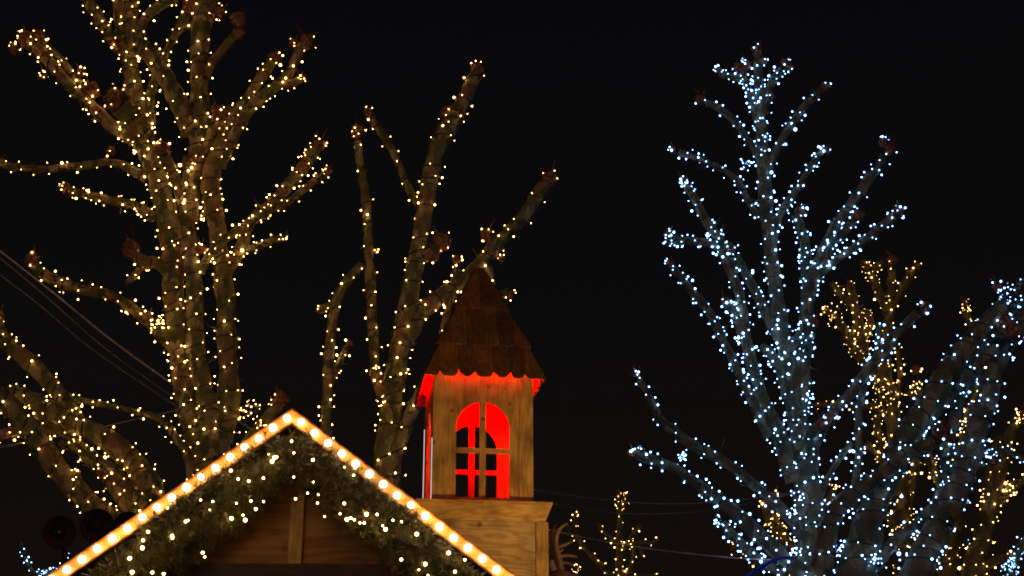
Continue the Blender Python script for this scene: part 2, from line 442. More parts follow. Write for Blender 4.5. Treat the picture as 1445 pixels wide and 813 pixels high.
    if rest:
        mb = MB(); shp = ICO1 if Y < 25 else OCT
        for p, s_ in rest: mb.add([p + v * s_ for v in shp[0]], shp[1])
        o = mb.build('bulb', led, lr, True); o['kind'] = 'stuff'
    print(name, 'bulbs', len(bulbs))
    return root
def inframe(P):
    d = P - CAM; z = d.dot(FWD)
    return z > 0 and abs(d.x / z * FPX) < 722 and abs(d.dot(UP) / z * FPX) < 406

def branch(px, knobs=(), dens=1.0, *rest): return (px, list(knobs), dens, *rest)
B = branch

# --- left tree
tree('plane_tree', 'large pollarded tree at left, wound with warm white fairy lights, behind the lit gable', 20.0,
  [(299, 560, 20), (300, 600, 24), (300, 640, 28), (300, 700, 32)],
  [B([(292, 655, 16), (276, 620, 15), (264, 580, 15), (257, 530, 15), (252, 490, 14), (246, 425, 16), (243, 370, 15), (238, 320, 17), (229, 275, 15), (216, 235, 15), (205, 200, 15), (196, 165, 15), (190, 130, 12), (185, 100, 11), (180, 65, 12)], [(175, 58, 18), (160, 60, 12), (196, 55, 10)], 1.1),
   B([(296, 610, 18), (288, 550, 14), (277, 500, 14), (275, 440, 13), (274, 400, 13), (268, 350, 12), (264, 310, 11), (261, 280, 11), (265, 250, 8), (264, 222, 8)], [(273, 224, 9), (284, 352, 8), (252, 376, 13)], 0.9, -0.3),
   B([(312, 620, 18), (321, 590, 17), (323, 550, 16), (321, 490, 15), (318, 430, 14), (312, 370, 14), (306, 320, 13), (300, 285, 14), (297, 255, 14), (302, 225, 12), (318, 190, 9), (335, 157, 8), (355, 130, 8), (372, 103, 8), (388, 82, 8)], [(388, 82, 10)], 0.95, -0.4),
   B([(270, 310, 10), (272, 265, 13), (279, 225, 14), (281, 185, 14), (282, 140, 14), (281, 100, 13), (282, 60, 14), (284, 35, 15), (290, 12, 16), (297, -14, 14)], [(312, 18, 9), (274, 10, 13)], 0.8, 0.2),
   B([(310, 235, 9), (330, 192, 9), (350, 158, 9), (375, 132, 8), (395, 118, 8), (410, 100, 7), (420, 76, 7), (428, 64, 8)], [(432, 59, 13), (416, 62, 8)], 1.1),
   B([(395, 118, 6), (410, 118, 6), (424, 112, 6)], [(426, 112, 5)], 1.5),
   B([(268, 260, 9), (282, 235, 9), (293, 210, 10), (301, 185, 9), (308, 168, 9)], [(310, 160, 13), (322, 160, 10)], 1.1),
   B([(268, 190, 13), (250, 140, 14), (225, 95, 13), (203, 67, 13), (180, 60, 14)], [(168, 64, 13)], 0.8, -0.5),
   B([(172, 50, 8), (168, 20, 8), (167, -15, 9)], (), 1),
   B([(184, 56, 9), (185, 25, 11), (186, -18, 12)], (), 0.8),
   B([(155, 52, 8), (138, 24, 9), (118, -8, 9)], (), 1.3),
   B([(214, 175, 7), (212, 140, 7), (228, 88, 6), (248, 48, 6), (264, 18, 8)], [(268, 8, 10)], 1.0, 0.6),
   B([(190, 70, 8), (199, 38, 8), (215, 15, 7), (250, -3, 7)], (), 1.0),
   B([(248, 48, 5), (262, 38, 5), (282, 33, 6)], (), 0.8),
   B([(288, 112, 7), (295, 95, 8), (310, 75, 7), (325, 57, 7), (332, 48, 6)], [(336, 28, 12), (336, 48, 9)], 0.0),
   B([(218, 218, 13), (192, 197, 12), (160, 180, 10), (140, 160, 9), (115, 137, 9), (90, 112, 9), (72, 90, 9), (55, 72, 9), (40, 62, 8)], [(38, 56, 13), (20, 68, 8), (60, 108, 7), (128, 128, 15)], 1.15),
   B([(128, 133, 9), (105, 108, 5), (85, 82, 5), (68, 68, 6), (58, 58, 6)], [(55, 52, 10), (114, 102, 7)], 1.3, -0.2),
   B([(212, 215, 16), (190, 175, 17), (170, 150, 16)], [(165, 142, 18), (178, 128, 9)], 1.0, -0.5),
   B([(258, 288, 8), (247, 250, 8), (235, 222, 8)], [(230, 211, 12), (214, 213, 11)], 1.2, -0.5),
   B([(205, 250, 8), (175, 235, 7), (150, 229, 6), (120, 233, 6), (85, 237, 6), (50, 239, 6), (20, 236, 6), (0, 232, 7)], [(1, 228, 7), (157, 214, 8)], 0.85, 0.6),
   B([(218, 308, 9), (195, 292, 7), (165, 285, 7), (140, 279, 6), (115, 274, 6), (97, 270, 7)], [(92, 267, 9)], 1.7),
   B([(240, 388, 9), (222, 372, 9), (205, 370, 9), (192, 362, 8), (187, 352, 8)], [(187, 349, 14)], 0.3, -0.5),
   B([(225, 370, 4), (200, 378, 5), (185, 395, 5), (178, 398, 3)], (), 2.0),
   B([(318, 388, 9), (340, 350, 9), (350, 320, 8), (366, 300, 8), (386, 285, 8), (405, 265, 9), (425, 240, 9), (440, 220, 9), (447, 208, 8)], [(450, 204, 10), (438, 213, 7)], 1.6, -0.6),
   B([(283, 385, 7), (300, 355, 7), (325, 332, 6), (350, 315, 5), (375, 302, 5), (400, 290, 5), (425, 270, 5), (445, 255, 5), (460, 245, 6)], [(462, 242, 7)], 1.3, -0.9),
   B([(340, 352, 6), (360, 350, 5), (380, 341, 5), (400, 336, 5)], [(401, 335, 5)], 1.6),
   B([(262, 525, 12), (245, 492, 11), (222, 465, 11), (205, 450, 9), (190, 438, 8), (170, 425, 8), (150, 415, 9), (120, 410, 9), (90, 400, 9), (70, 392, 9), (50, 378, 8), (42, 371, 7)], [(45, 367, 11), (206, 450, 10), (60, 385, 8)], 1.1, -0.6),
   B([(325, 670, 9), (350, 622, 9), (375, 592, 8), (393, 572, 8)], [(396, 564, 11), (388, 572, 8)], 0.6),
   B([(255, 390, 6), (268, 320, 5), (290, 300, 4), (297, 290, 4)], (), 1.6)],
  (0.22, 0.168, 0.0142, LED_WARM, 0.0085), 11, thick=0.93, tangles=[(224, 458, 13, 30), (356, 578, 18, 26), (368, 600, 10, 10), (286, 300, 9, 10)], lightlabel='warm white fairy lights wound round the large tree at left')

# --- middle tree behind the turret
tree('plane_tree', 'tall forked pollarded tree behind the turret, sparsely wound with warm white lights', 19.0,
  [(560, 510, 15), (554, 560, 17), (550, 610, 20), (547, 650, 21), (545, 700, 23)],
  [B([(556, 545, 17), (563, 500, 15), (570, 460, 15), (577, 420, 14), (585, 380, 13), (593, 330, 13), (600, 290, 13), (607, 250, 12), (616, 215, 13), (628, 188, 14), (642, 165, 13), (656, 140, 11), (667, 115, 11), (674, 104, 10)], [(674, 99, 11), (634, 162, 12), (628, 180, 11)], 1.0, 0.3),
   B([(549, 610, 13), (541, 565, 10), (531, 535, 9), (528, 500, 8), (525, 450, 8), (523, 400, 8), (520, 350, 7), (518, 310, 7), (515, 270, 7), (508, 230, 6), (505, 200, 6)], [(507, 183, 9), (501, 189, 8), (530, 355, 4)], 0.7),
   B([(600, 305, 6), (584, 280, 5), (570, 250, 6), (555, 215, 6), (540, 190, 6), (528, 173, 6), (521, 164, 7)], [(520, 159, 7)], 0.9),
   B([(572, 480, 14), (595, 443, 13), (620, 420, 12), (645, 402, 12), (665, 385, 12), (685, 365, 12), (700, 345, 11), (720, 325, 10), (740, 305, 10), (755, 280, 11), (768, 264, 12)], [(776, 253, 12), (688, 333, 11), (708, 366, 6)], 0.95, 0.5),
   B([(622, 427, 6), (640, 402, 6), (645, 378, 6)], [(645, 367, 7)], 1.0),
   B([(588, 370, 9), (605, 360, 9), (618, 350, 9)], [(624, 341, 13), (610, 360, 10)], 0.8),
   B([(683, 365, 9), (690, 400, 9), (688, 450, 8)], (), 0.8),
   B([(690, 430, 6), (705, 417, 6), (718, 411, 6)], [(721, 416, 7)], 1.2),
   B([(640, 405, 5), (632, 440, 5), (626, 470, 6), (624, 520, 6)], (), 0.8),
   B([(556, 650, 12), (572, 603, 11), (586, 570, 10), (602, 540, 9), (625, 495, 9)], (), 0.5)],
  (0.26, 0.22, 0.0150, LED_WARM, 0.0085), 23, thick=0.93, tangles=[(345 + 190, 520, 9, 7), (352 + 185, 568, 9, 8)], lightlabel='warm white fairy lights wound round the forked tree behind the turret')
tree('plane_tree', 'slender bare tree with one bent stem between the gable peak and the turret', 21.0,
  [(511, 373, 6), (495, 390, 7), (481, 410, 7), (472, 440, 7), (466, 480, 7), (463, 520, 7), (462, 560, 7), (460, 610, 8), (458, 680, 9)],
  [B([(470, 432, 5), (460, 434, 5), (453, 436, 5)], [(451, 438, 6)], 1.4),
   B([(464, 550, 4), (471, 530, 5), (479, 512, 5), (490, 490, 5)], [(493, 485, 6)], 1.6)],
  (0.24, 0.21, 0.0135, LED_WARM, 0.006), 31, lightlabel='warm white fairy lights on the slender bent stem left of the turret')

# --- lower left leaning tree
tree('plane_tree', 'leaning tree with thick limbs at the lower left edge, wound with warm lights', 16.5,
  [(205, 700, 22), (222, 740, 26), (245, 800, 30), (262, 860, 32)],
  [B([(215, 765, 17), (170, 738, 17), (130, 712, 17), (96, 680, 17), (70, 645, 17), (45, 610, 17), (15, 575, 17), (-8, 548, 16), (-40, 510, 16)], [(106, 672, 9)], 1.0, -1.2),
   B([(222, 740, 22), (214, 700, 22), (190, 655, 20), (160, 627, 18), (130, 610, 17), (100, 595, 16), (70, 578, 15), (40, 562, 14), (0, 552, 12), (-40, 545, 12)], (), 1.15, 0.2),
   B([(196, 735, 14), (165, 690, 13), (138, 655, 13), (110, 630, 12), (85, 600, 11), (50, 580, 10)], (), 1.0, 0.6),
   B([(118, 608, 12), (88, 563, 13), (62, 532, 14), (40, 510, 14), (15, 490, 13), (-2, 465, 11), (-3, 448, 9)], [(-2, 446, 9)], 1.0, 0.4),
   B([(268, 760, 9), (272, 690, 8), (265, 645, 7), (245, 612, 7), (225, 591, 6), (195, 582, 5), (165, 575, 5), (130, 568, 5), (95, 562, 6)], (), 1.2, 0.5),
   B([(110, 608, 9), (65, 606, 9), (30, 608, 8), (-10, 616, 8)], (), 1.2, -0.3),
   B([(200, 720, 12), (165, 668, 9), (120, 640, 7), (85, 625, 6)], (), 1.6, -0.9)],
  (0.21, 0.15, 0.0118, LED_WARM, 0.0075), 47, thick=0.86, lightlabel='warm white fairy lights on the leaning limbs at the lower left')

# --- cool white tree
tree('plane_tree', 'tall pollarded tree right of centre, densely wound with cool white lights', 18.0,
  [(1131, 640, 19), (1138, 680, 22), (1144, 720, 25), (1149, 770, 27), (1152, 830, 29)],
  [B([(1136, 665, 19), (1127, 600, 16), (1117, 540, 15), (1108, 490, 14), (1100, 450, 13), (1093, 400, 11), (1088, 360, 11), (1083, 310, 11), (1080, 270, 11), (1077, 230, 10), (1075, 190, 9), (1072, 150, 8), (1070, 110, 7), (1069, 85, 7)], [(1068, 72, 9), (1077, 88, 6)], 0.95, 0.2),
   B([(1137, 660, 16), (1130, 600, 12), (1133, 550, 13), (1135, 500, 12), (1138, 450, 11), (1141, 412, 11), (1150, 385, 11), (1165, 350, 10), (1180, 320, 9), (1200, 290, 9), (1218, 265, 9), (1235, 240, 8), (1248, 222, 8)], [(1256, 211, 10), (1246, 200, 7)], 1.0, -0.5),
   B([(1143, 412, 9), (1137, 375, 8), (1136, 345, 8), (1131, 322, 8), (1122, 303, 8)], [(1130, 300, 9)], 1.5, 0.3),
   B([(1150, 390, 8), (1172, 350, 7), (1190, 328, 7), (1204, 312, 7)], [(1211, 303, 9)], 1.6, -0.6),
   B([(1152, 395, 6), (1180, 367, 6), (1205, 350, 6), (1225, 335, 7), (1245, 318, 7), (1262, 305, 7)], [(1268, 299, 9)], 1.6, -0.3),
   B([(1082, 255, 6), (1070, 222, 6), (1050, 190, 6), (1030, 165, 6), (1012, 151, 6), (998, 146, 6)], [(989, 141, 8)], 1.0, -0.6),
   B([(1082, 312, 6), (1064, 297, 5), (1052, 275, 5), (1040, 255, 5), (1020, 240, 5), (1000, 230, 5), (980, 222, 5), (960, 215, 6)], [(950, 212, 6)], 1.1, 0.6),
   B([(1120, 680, 14), (1098, 612, 13), (1078, 565, 11), (1062, 520, 10), (1053, 480, 9), (1047, 430, 8), (1036, 395, 8), (1025, 365, 9), (1012, 335, 8), (1000, 318, 7), (985, 290, 7), (975, 270, 7), (968, 260, 7)], [(1014, 334, 9), (1030, 351, 11), (965, 256, 8), (1024, 428, 8)], 1.2, -0.5),
   B([(1098, 478, 8), (1082, 445, 8), (1066, 412, 8), (1050, 382, 7), (1038, 362, 7)], (), 1.3),
   B([(1018, 350, 7), (1000, 343, 6), (980, 340, 6), (960, 340, 6), (945, 336, 7)], [(943, 330, 7), (944, 343, 6)], 1.7),
   B([(1085, 615, 9), (1065, 572, 8), (1045, 532, 7), (1030, 500, 7), (1015, 470, 7), (1000, 440, 7), (980, 415, 7), (963, 395, 6), (950, 378, 6)], [(945, 371, 6)], 1.2, -0.9),
   B([(1112, 505, 8), (1125, 480, 8), (1140, 461, 8)], [(1149, 455, 8), (1134, 467, 8)], 1.4, -0.6),
   B([(1055, 500, 6), (1045, 470, 6), (1035, 440, 5), (1025, 430, 6)], [(1045, 478, 7)], 1.8),
   B([(1076, 200, 6), (1066, 160, 6), (1056, 125, 6), (1048, 108, 6)], [(1045, 97, 10), (1053, 90, 7)], 1.5),
   B([(1052, 115, 5), (1030, 107, 5), (1015, 106, 5)], [(1012, 99, 6)], 1.8),
   B([(1078, 160, 6), (1085, 127, 6), (1095, 107, 6), (1105, 96, 6)], [(1108, 88, 6), (1115, 96, 6), (1086, 136, 8)], 1.2),
   B([(1085, 235, 7), (1100, 203, 6), (1120, 170, 6), (1140, 145, 6), (1158, 128, 6)], [(1165, 122, 8)], 0.9),
   B([(1090, 340, 7), (1101, 303, 6), (1120, 275, 6), (1135, 250, 5), (1150, 225, 5), (1160, 216, 6)], [(1166, 212, 8)], 1.3),
   B([(1133, 645, 9), (1143, 615, 9), (1155, 600, 8)], [(1172, 592, 10), (1160, 598, 9)], 0.9, -0.6),
   B([(1147, 660, 9), (1150, 630, 8), (1162, 602, 8), (1180, 576, 8), (1200, 556, 9), (1225, 522, 9), (1250, 492, 9), (1275, 462, 8), (1294, 442, 8)], [(1306, 432, 9), (1303, 441, 6)], 0.85, -0.9),
   B([(1222, 535, 5), (1236, 500, 5), (1240, 472, 4), (1240, 456, 4)], (), 1.8),
   B([(1205, 720, 6), (1206, 690, 6), (1212, 640, 6), (1212, 580, 6), (1220, 545, 5)], (), 1.2),
   B([(1155, 705, 5), (1172, 668, 5), (1188, 643, 5), (1202, 625, 5)], (), 1.0),
   B([(1148, 775, 14), (1118, 735, 10), (1095, 710, 9), (1070, 690, 8), (1045, 668, 8), (1020, 650, 8), (1000, 640, 9), (980, 630, 8), (955, 612, 8), (935, 595, 7), (920, 570, 7), (909, 550, 6), (901, 535, 6)], [(897, 530, 7)], 0.75, -0.8),
   B([(1148, 830, 14), (1108, 787, 13), (1075, 760, 12), (1045, 730, 12), (1015, 706, 11), (992, 690, 10), (975, 676, 8), (950, 660, 8), (925, 651, 8), (905, 644, 8), (892, 638, 7)], [(906, 638, 8), (892, 640, 7)], 0.95, -1.2),
   B([(1110, 810, 8), (1075, 792, 8), (1040, 762, 8), (1020, 740, 8)], (), 1.7, 0.3),
   B([(1128, 590, 10), (1120, 560, 9), (1128, 500, 6), (1150, 470, 4)], (), 0.7),
   B([(1110, 560, 9), (1100, 520, 8), (1088, 500, 8), (1075, 488, 7)], (), 1.6)],
  (0.19, 0.098, 0.0145, LED_COOL, 0.0062), 59, thick=0.86, bark=BARK_GREY,
  tangles=[(964, 645, 8, 16), (1015, 736, 10, 16), (1122, 780, 9, 10), (1128, 700, 10, 10), (1062, 122, 12, 10), (1052, 232, 11, 16), (1140, 560, 10, 14), (1118, 724, 8, 12), (965, 258, 8, 10)],
  lightlabel='cool white fairy lights wound densely round the tall tree right of centre')

# --- big near tree at the right edge
tree('plane_tree', 'thick near tree at the right edge with cool white lights and crossing limbs', 14.0,
  [(1215, 765, 27), (1212, 800, 31), (1215, 850, 38)],
  [B([(1205, 800, 23), (1225, 735, 22), (1248, 685, 21), (1265, 648, 20), (1288, 602, 20), (1312, 568, 19), (1337, 530, 19), (1362, 492, 18), (1390, 460, 16), (1415, 432, 15), (1440, 410, 14), (1470, 385, 13)], [(1418, 462, 17), (1432, 470, 12), (1408, 408, 9)], 0.75, -0.3),
   B([(1160, 800, 18), (1170, 745, 15), (1190, 708, 14), (1222, 684, 13), (1250, 665, 13), (1275, 645, 13), (1300, 632, 12), (1318, 624, 10)], [(1326, 608, 12), (1341, 616, 9)], 1.0, -0.7),
   B([(1262, 860, 27), (1290, 815, 25), (1317, 755, 22), (1345, 702, 22), (1364, 652, 20), (1378, 610, 18), (1390, 570, 17), (1405, 522, 16), (1420, 482, 15), (1445, 445, 14), (1480, 415, 14)], [(1353, 708, 12)], 0.9, 0.3),
   B([(1290, 612, 13), (1312, 585, 14), (1342, 550, 13), (1372, 520, 14), (1402, 492, 14), (1436, 470, 14), (1475, 450, 13)], (), 0.9, 0.4),
   B([(1235, 800, 10), (1262, 765, 10), (1298, 737, 10), (1324, 706, 10), (1334, 672, 9), (1336, 640, 9), (1345, 600, 9), (1356, 560, 9), (1382, 522, 9)], (), 0.9, 0.8),
   B([(1330, 630, 7), (1355, 642, 7), (1385, 656, 8)], [(1401, 648, 9)], 1.2, -0.4),
   B([(1385, 640, 7), (1410, 636, 6), (1440, 645, 6), (1465, 655, 6)], (), 1.3),
   B([(1225, 800, 9), (1240, 760, 8), (1235, 730, 6), (1240, 700, 5)], (), 1.4),
   B([(1420, 500, 9), (1436, 440, 9), (1450, 410, 9)], (), 1.5)],
  (0.155, 0.088, 0.0114, LED_COOL, 0.0070), 71, thick=0.84, bark=BARK_GREY,
  tangles=[(1230, 790, 12, 9), (1180, 775, 16, 9), (1395, 640, 9, 10), (1425, 415, 18, 22)],
  lightlabel='cool white fairy lights wound round the thick near tree at the right edge')

# --- golden trees further off
GSP = (0.24, 0.17, 0.0165, LED_GOLD, 0.008)
GG = 'more distant trees with golden lights'
tree('plane_tree', 'distant golden lit tree rising just right of the tall cool white tree', 30.0,
  [(1249, 500, 8), (1248, 525, 10), (1250, 548, 13), (1257, 580, 12), (1264, 620, 11), (1270, 680, 12), (1275, 740, 13), (1278, 830, 14)],
  [B([(1249, 520, 8), (1251, 480, 7), (1255, 445, 7), (1257, 418, 7), (1258, 390, 6), (1259, 372, 6)], [(1259, 367, 8), (1262, 400, 5)], 0.45),
   B([(1253, 440, 6), (1240, 412, 6), (1232, 395, 6), (1228, 382, 6)], [(1224, 377, 6)], 1.0),
   B([(1230, 388, 5), (1222, 378, 5), (1215, 369, 4)], (), 1.6),
   B([(1230, 385, 5), (1238, 376, 5), (1246, 370, 5)], (), 1.8),
   B([(1258, 430, 6), (1274, 407, 6), (1284, 388, 6), (1291, 378, 6)], [(1294, 376, 7)], 0.9),
   B([(1244, 545, 8), (1224, 520, 6), (1206, 495, 6), (1194, 472, 6), (1184, 455, 6), (1172, 442, 5), (1162, 440, 5)], [(1163, 437, 5)], 1.4),
   B([(1232, 535, 7), (1222, 508, 7), (1215, 472, 7), (1208, 442, 7), (1197, 425, 6), (1184, 413, 5), (1172, 400, 5)], (), 1.4),
   B([(1209, 445, 6), (1204, 420, 6), (1200, 405, 6)], [(1199, 402, 6)], 0.6),
   B([(1207, 448, 5), (1222, 441, 5), (1229, 455, 5), (1224, 475, 4)], (), 1.8),
   B([(1200, 480, 5), (1206, 462, 5)], (), 1.8),
   B([(1250, 578, 6), (1225, 573, 5), (1200, 573, 4), (1160, 572, 3), (1140, 572, 3)], (), 0.9),
   B([(1256, 670, 6), (1247, 650, 6), (1240, 620, 5), (1237, 585, 5)], (), 1.5),
   B([(1262, 570, 5), (1270, 540, 4), (1268, 500, 3), (1266, 485, 3)], (), 1.3),
   B([(1249, 655, 5), (1235, 640, 4), (1222, 625, 4)], (), 0.9),
   B([(1280, 720, 6), (1288, 680, 6), (1292, 650, 6)], [(1288, 672, 6)], 0.8),
   B([(1270, 760, 8), (1258, 735, 6), (1250, 728, 5), (1240, 727, 4)], (), 1.6)],
  GSP, 83, bark=BARK_FAR, group=None, tangles=[(1246, 565, 20, 24), (1250, 545, 16, 12), (1262, 700, 13, 6), (1178, 440, 13, 9), (1172, 452, 10, 6)],
  lightlabel='golden fairy lights on the distant tree right of the tall cool white tree')
tree('plane_tree', 'distant golden lit tree half hidden behind the crossing limbs at right', 27.0,
  [(1375, 560, 7), (1366, 600, 8), (1357, 650, 9), (1350, 700, 10), (1345, 760, 11), (1338, 840, 13)],
  [B([(1371, 580, 6), (1380, 548, 5), (1388, 510, 5), (1384, 475, 5), (1372, 460, 5), (1364, 445, 5), (1362, 435, 5)], [(1362, 429, 7)], 1.2),
   B([(1345, 720, 8), (1325, 680, 6), (1308, 640, 6), (1301, 600, 6), (1299, 570, 6), (1294, 540, 7)], [(1293, 522, 7)], 1.3),
   B([(1301, 575, 5), (1311, 548, 5), (1322, 525, 5)], [(1331, 511, 6)], 1.0),
   B([(1290, 565, 5), (1283, 552, 4)], (), 1.8),
   B([(1340, 790, 10), (1310, 760, 8), (1285, 745, 8), (1268, 720, 8)], (), 1.2)],
  GSP, 97, bark=BARK_FAR, tangles=[(1362, 434, 9, 10), (1292, 545, 12, 16), (1360, 600, 12, 16)], lightlabel='golden fairy lights on the tree hidden behind the crossing limbs')
tree('plane_tree', 'distant golden lit tree with two stems at the far right edge', 25.0,
  [(1401, 690, 12), (1394, 730, 12), (1386, 765, 13), (1374, 830, 15)],
  [B([(1397, 725, 10), (1410, 665, 10), (1421, 625, 9), (1433, 600, 7), (1438, 588, 7)], [(1440, 584, 7)], 1.1),
   B([(1396, 715, 9), (1397, 680, 9), (1403, 645, 8), (1410, 618, 7)], (), 0.9),
   B([(1404, 715, 8), (1422, 697, 6), (1450, 676, 6), (1475, 660, 5)], (), 1.0),
   B([(1418, 700, 5), (1425, 685, 4), (1436, 680, 4)], (), 2.0),
   B([(1385, 808, 7), (1402, 792, 6), (1420, 788, 6)], [(1422, 783, 6)], 0.9)],
  GSP, 101, bark=BARK_FAR, tangles=[(1438, 590, 9, 14), (1430, 690, 8, 10)], lightlabel='golden fairy lights on the two stems at the far right edge')
tree('plane_tree', 'distant golden lit tree glimpsed low behind the cool white tree trunk', 28.0,
  [(1108, 765, 11), (1120, 790, 13), (1128, 840, 14)],
  [B([(1114, 780, 10), (1098, 750, 10), (1086, 728, 9), (1084, 712, 9)], [(1094, 700, 9), (1082, 710, 8)], 1.3),
   B([(1118, 820, 8), (1085, 800, 6), (1060, 787, 6), (1038, 776, 6)], [(1036, 772, 8)], 1.1),
   B([(1130, 800, 8), (1150, 750, 6), (1168, 712, 5), (1176, 690, 5)], (), 1.2)],
  GSP, 107, bark=BARK_FAR, tangles=[(1095, 745, 17, 16), (1176, 684, 9, 10)], lightlabel='golden fairy lights low behind the trunk of the cool white tree')
FSP = (0.40, 0.30, 0.020, LED_WARM, 0.01)
tree('plane_tree', 'small far tree with an upright stem and side arms right of the turret base', 52.0,
  [(875, 712, 5), (874, 740, 4), (874, 780, 5), (874, 830, 6)],
  [B([(875, 722, 4), (873, 703, 4), (872, 690, 3)], (), 1.4),
   B([(877, 722, 3), (882, 708, 3), (884, 698, 3)], [(884, 698, 3)], 1.4),
   B([(874, 768, 3), (860, 758, 3), (848, 747, 3), (843, 736, 3)], (), 1.3),
   B([(875, 778, 3), (888, 762, 3), (897, 747, 3), (904, 740, 4)], (), 1.7),
   B([(880, 774, 3), (898, 766, 3), (915, 766, 3), (931, 762, 3)], (), 1.4),
   B([(884, 815, 3), (893, 787, 3), (898, 766, 3), (908, 788, 2)], (), 1.0),
   B([(882, 815, 3), (920, 812, 2), (931, 808, 2)], (), 1.0)],
  FSP, 113, bark=BARK_FAR, lightlabel='tiny warm fairy lights on the small far tree right of the turret')
tree('plane_tree', 'small far tree leaning left, just right of the reindeer antlers', 50.0,
  [(812, 754, 4), (822, 770, 4), (840, 790, 4), (862, 815, 5), (866, 850, 6)],
  [B([(814, 756, 3), (806, 750, 3), (798, 742, 3)], (), 0.8),
   B([(812, 754, 3), (811, 738, 3), (812, 725, 3)], [(813, 725, 3)], 1.7)],
  FSP, 127, bark=BARK_FAR, tangles=[(812, 802, 9, 14)], lightlabel='tiny warm fairy lights on the small far tree beside the antlers')
CSP = (0.30, 0.18, 0.018, LED_COOL, 0.006)
tree('plane_tree', 'small far cool lit tree low between the crossing limbs at right', 38.0,
  [(1325, 770, 6), (1327, 790, 7), (1328, 840, 8)],
  [B([(1326, 785, 6), (1322, 770, 6), (1326, 755, 5)], (), 2.0), B([(1330, 800, 5), (1335, 780, 4)], (), 2.0)],
  CSP, 131, bark=BARK_FAR, tangles=[(1325, 780, 14, 30)], lightlabel='small cool white lights on the far tree low at right')
tree('plane_tree', 'small far cool lit tree in the bottom right corner', 36.0,
  [(1432, 790, 6), (1427, 810, 7), (1425, 850, 8)],
  [B([(1431, 795, 6), (1440, 772, 6), (1452, 755, 5)], (), 2.0), B([(1428, 805, 6), (1415, 800, 4)], (), 2.0)],
  CSP, 137, bark=BARK_FAR, tangles=[(1425, 798, 13, 26)], lightlabel='small cool white lights on the tree in the bottom right corner')
tree('plane_tree', 'thin cool lit shoot below the thick right tree', 34.0,
  [(1366, 775, 3), (1362, 795, 3), (1357, 840, 4)], [B([(1366, 778, 3), (1368, 768, 3), (1361, 762, 3)], (), 1.5)],
  CSP, 139, bark=BARK_FAR, lightlabel='cool white lights on the thin shoot below the thick right tree')
tree('plane_tree', 'far cool lit drooping shoot in the bottom left corner', 34.0,
  [(46, 802, 3), (50, 815, 3), (52, 850, 4)],
  [B([(48, 806, 3), (40, 795, 3), (33, 780, 3), (29, 764, 2)], (), 1.6), B([(52, 812, 3), (62, 804, 2), (68, 808, 2)], (), 2.4), B([(62, 812, 2), (84, 800, 2), (90, 790, 2), (95, 782, 2)], (), 2.4)],
  CSP, 149, bark=BARK_FAR, lightlabel='cool white lights on the drooping shoot in the bottom left corner')

# ---------------------------------------------------------------- market stall with bulb-lit gable
GP = Plane(at(413, 577, 11.0), R(1.2)); GX = GP.X; GY = GP.Y
GO = GP.P0
ax, az = GP.xz(413, 577)
rx, rz = GP.xz(725, 812); lx, lz = GP.xz(78, 812)
SL = ((az - rz) / (rx - ax) + (az - lz) / (ax - lx)) / 2 * 0.985
th = math.atan(SL)
_, azi = GP.xz(415, 600)
BT = (az - azi) * math.cos(th)                 # board width
HALF = 2.45                                     # half width of the gable
print('gable', az, SL, BT, lz, rz)
stall = thing('market_stall', 'wooden market stall with a steep gable outlined in round bulbs', 'market stall', (GO.x, GO.y, 0))
def gp(x, y, z): return GO + GX * x + GY * y + ZA * z
def leg(mb, sgn, d0, d1, y0, y1, length=HALF):
    """a strip of the gable board, d0..d1 below the outer edge (measured square to it)"""
    c = math.cos(th); p = []
    z0 = az - d0 / c; z1 = az - d1 / c
    p = [gp(0, y0, z0), gp(sgn * length, y0, z0 - SL * length), gp(sgn * length, y0, z1 - SL * length), gp(0, y0, z1)]
    if sgn < 0: p.reverse()
    mb.prism(p, GY * (y1 - y0))
for s_ in (1, -1):
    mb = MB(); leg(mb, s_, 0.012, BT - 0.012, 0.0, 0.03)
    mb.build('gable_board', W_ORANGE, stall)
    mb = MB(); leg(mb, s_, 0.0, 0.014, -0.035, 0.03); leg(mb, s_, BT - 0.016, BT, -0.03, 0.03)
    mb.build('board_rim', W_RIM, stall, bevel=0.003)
# plywood filling, post, beam
_, zb = GP.xz(413, 797, 0.25); _, zt = GP.xz(413, 690, 0.25)
hw = (az - 0.10 - zb) / SL
mb = MB(); mb.prism([gp(-hw, 0.28, zb), gp(hw, 0.28, zb), gp(0, 0.28, az - 0.10)], GY * 0.02)
mb.build('gable_panel', W_PANEL, stall)
x0, _ = GP.xz(408, 760, 0.25); x1, _ = GP.xz(427, 760, 0.25)
mb = MB(); mb.box(GO, GX, GY, ZA, x0, x1, 0.235, 0.278, zb + .002, az - 0.16); mb.build('gable_post', W_POST, stall, bevel=0.003)
hb = (az - BT / math.cos(th) - zb) / SL + 0.02
mb = MB(); mb.box(GO, GX, GY, ZA, -hb, hb, 0.19, 0.34, zb - 0.28, zb); mb.build('tie_beam', W_BEAM, stall, bevel=0.004)
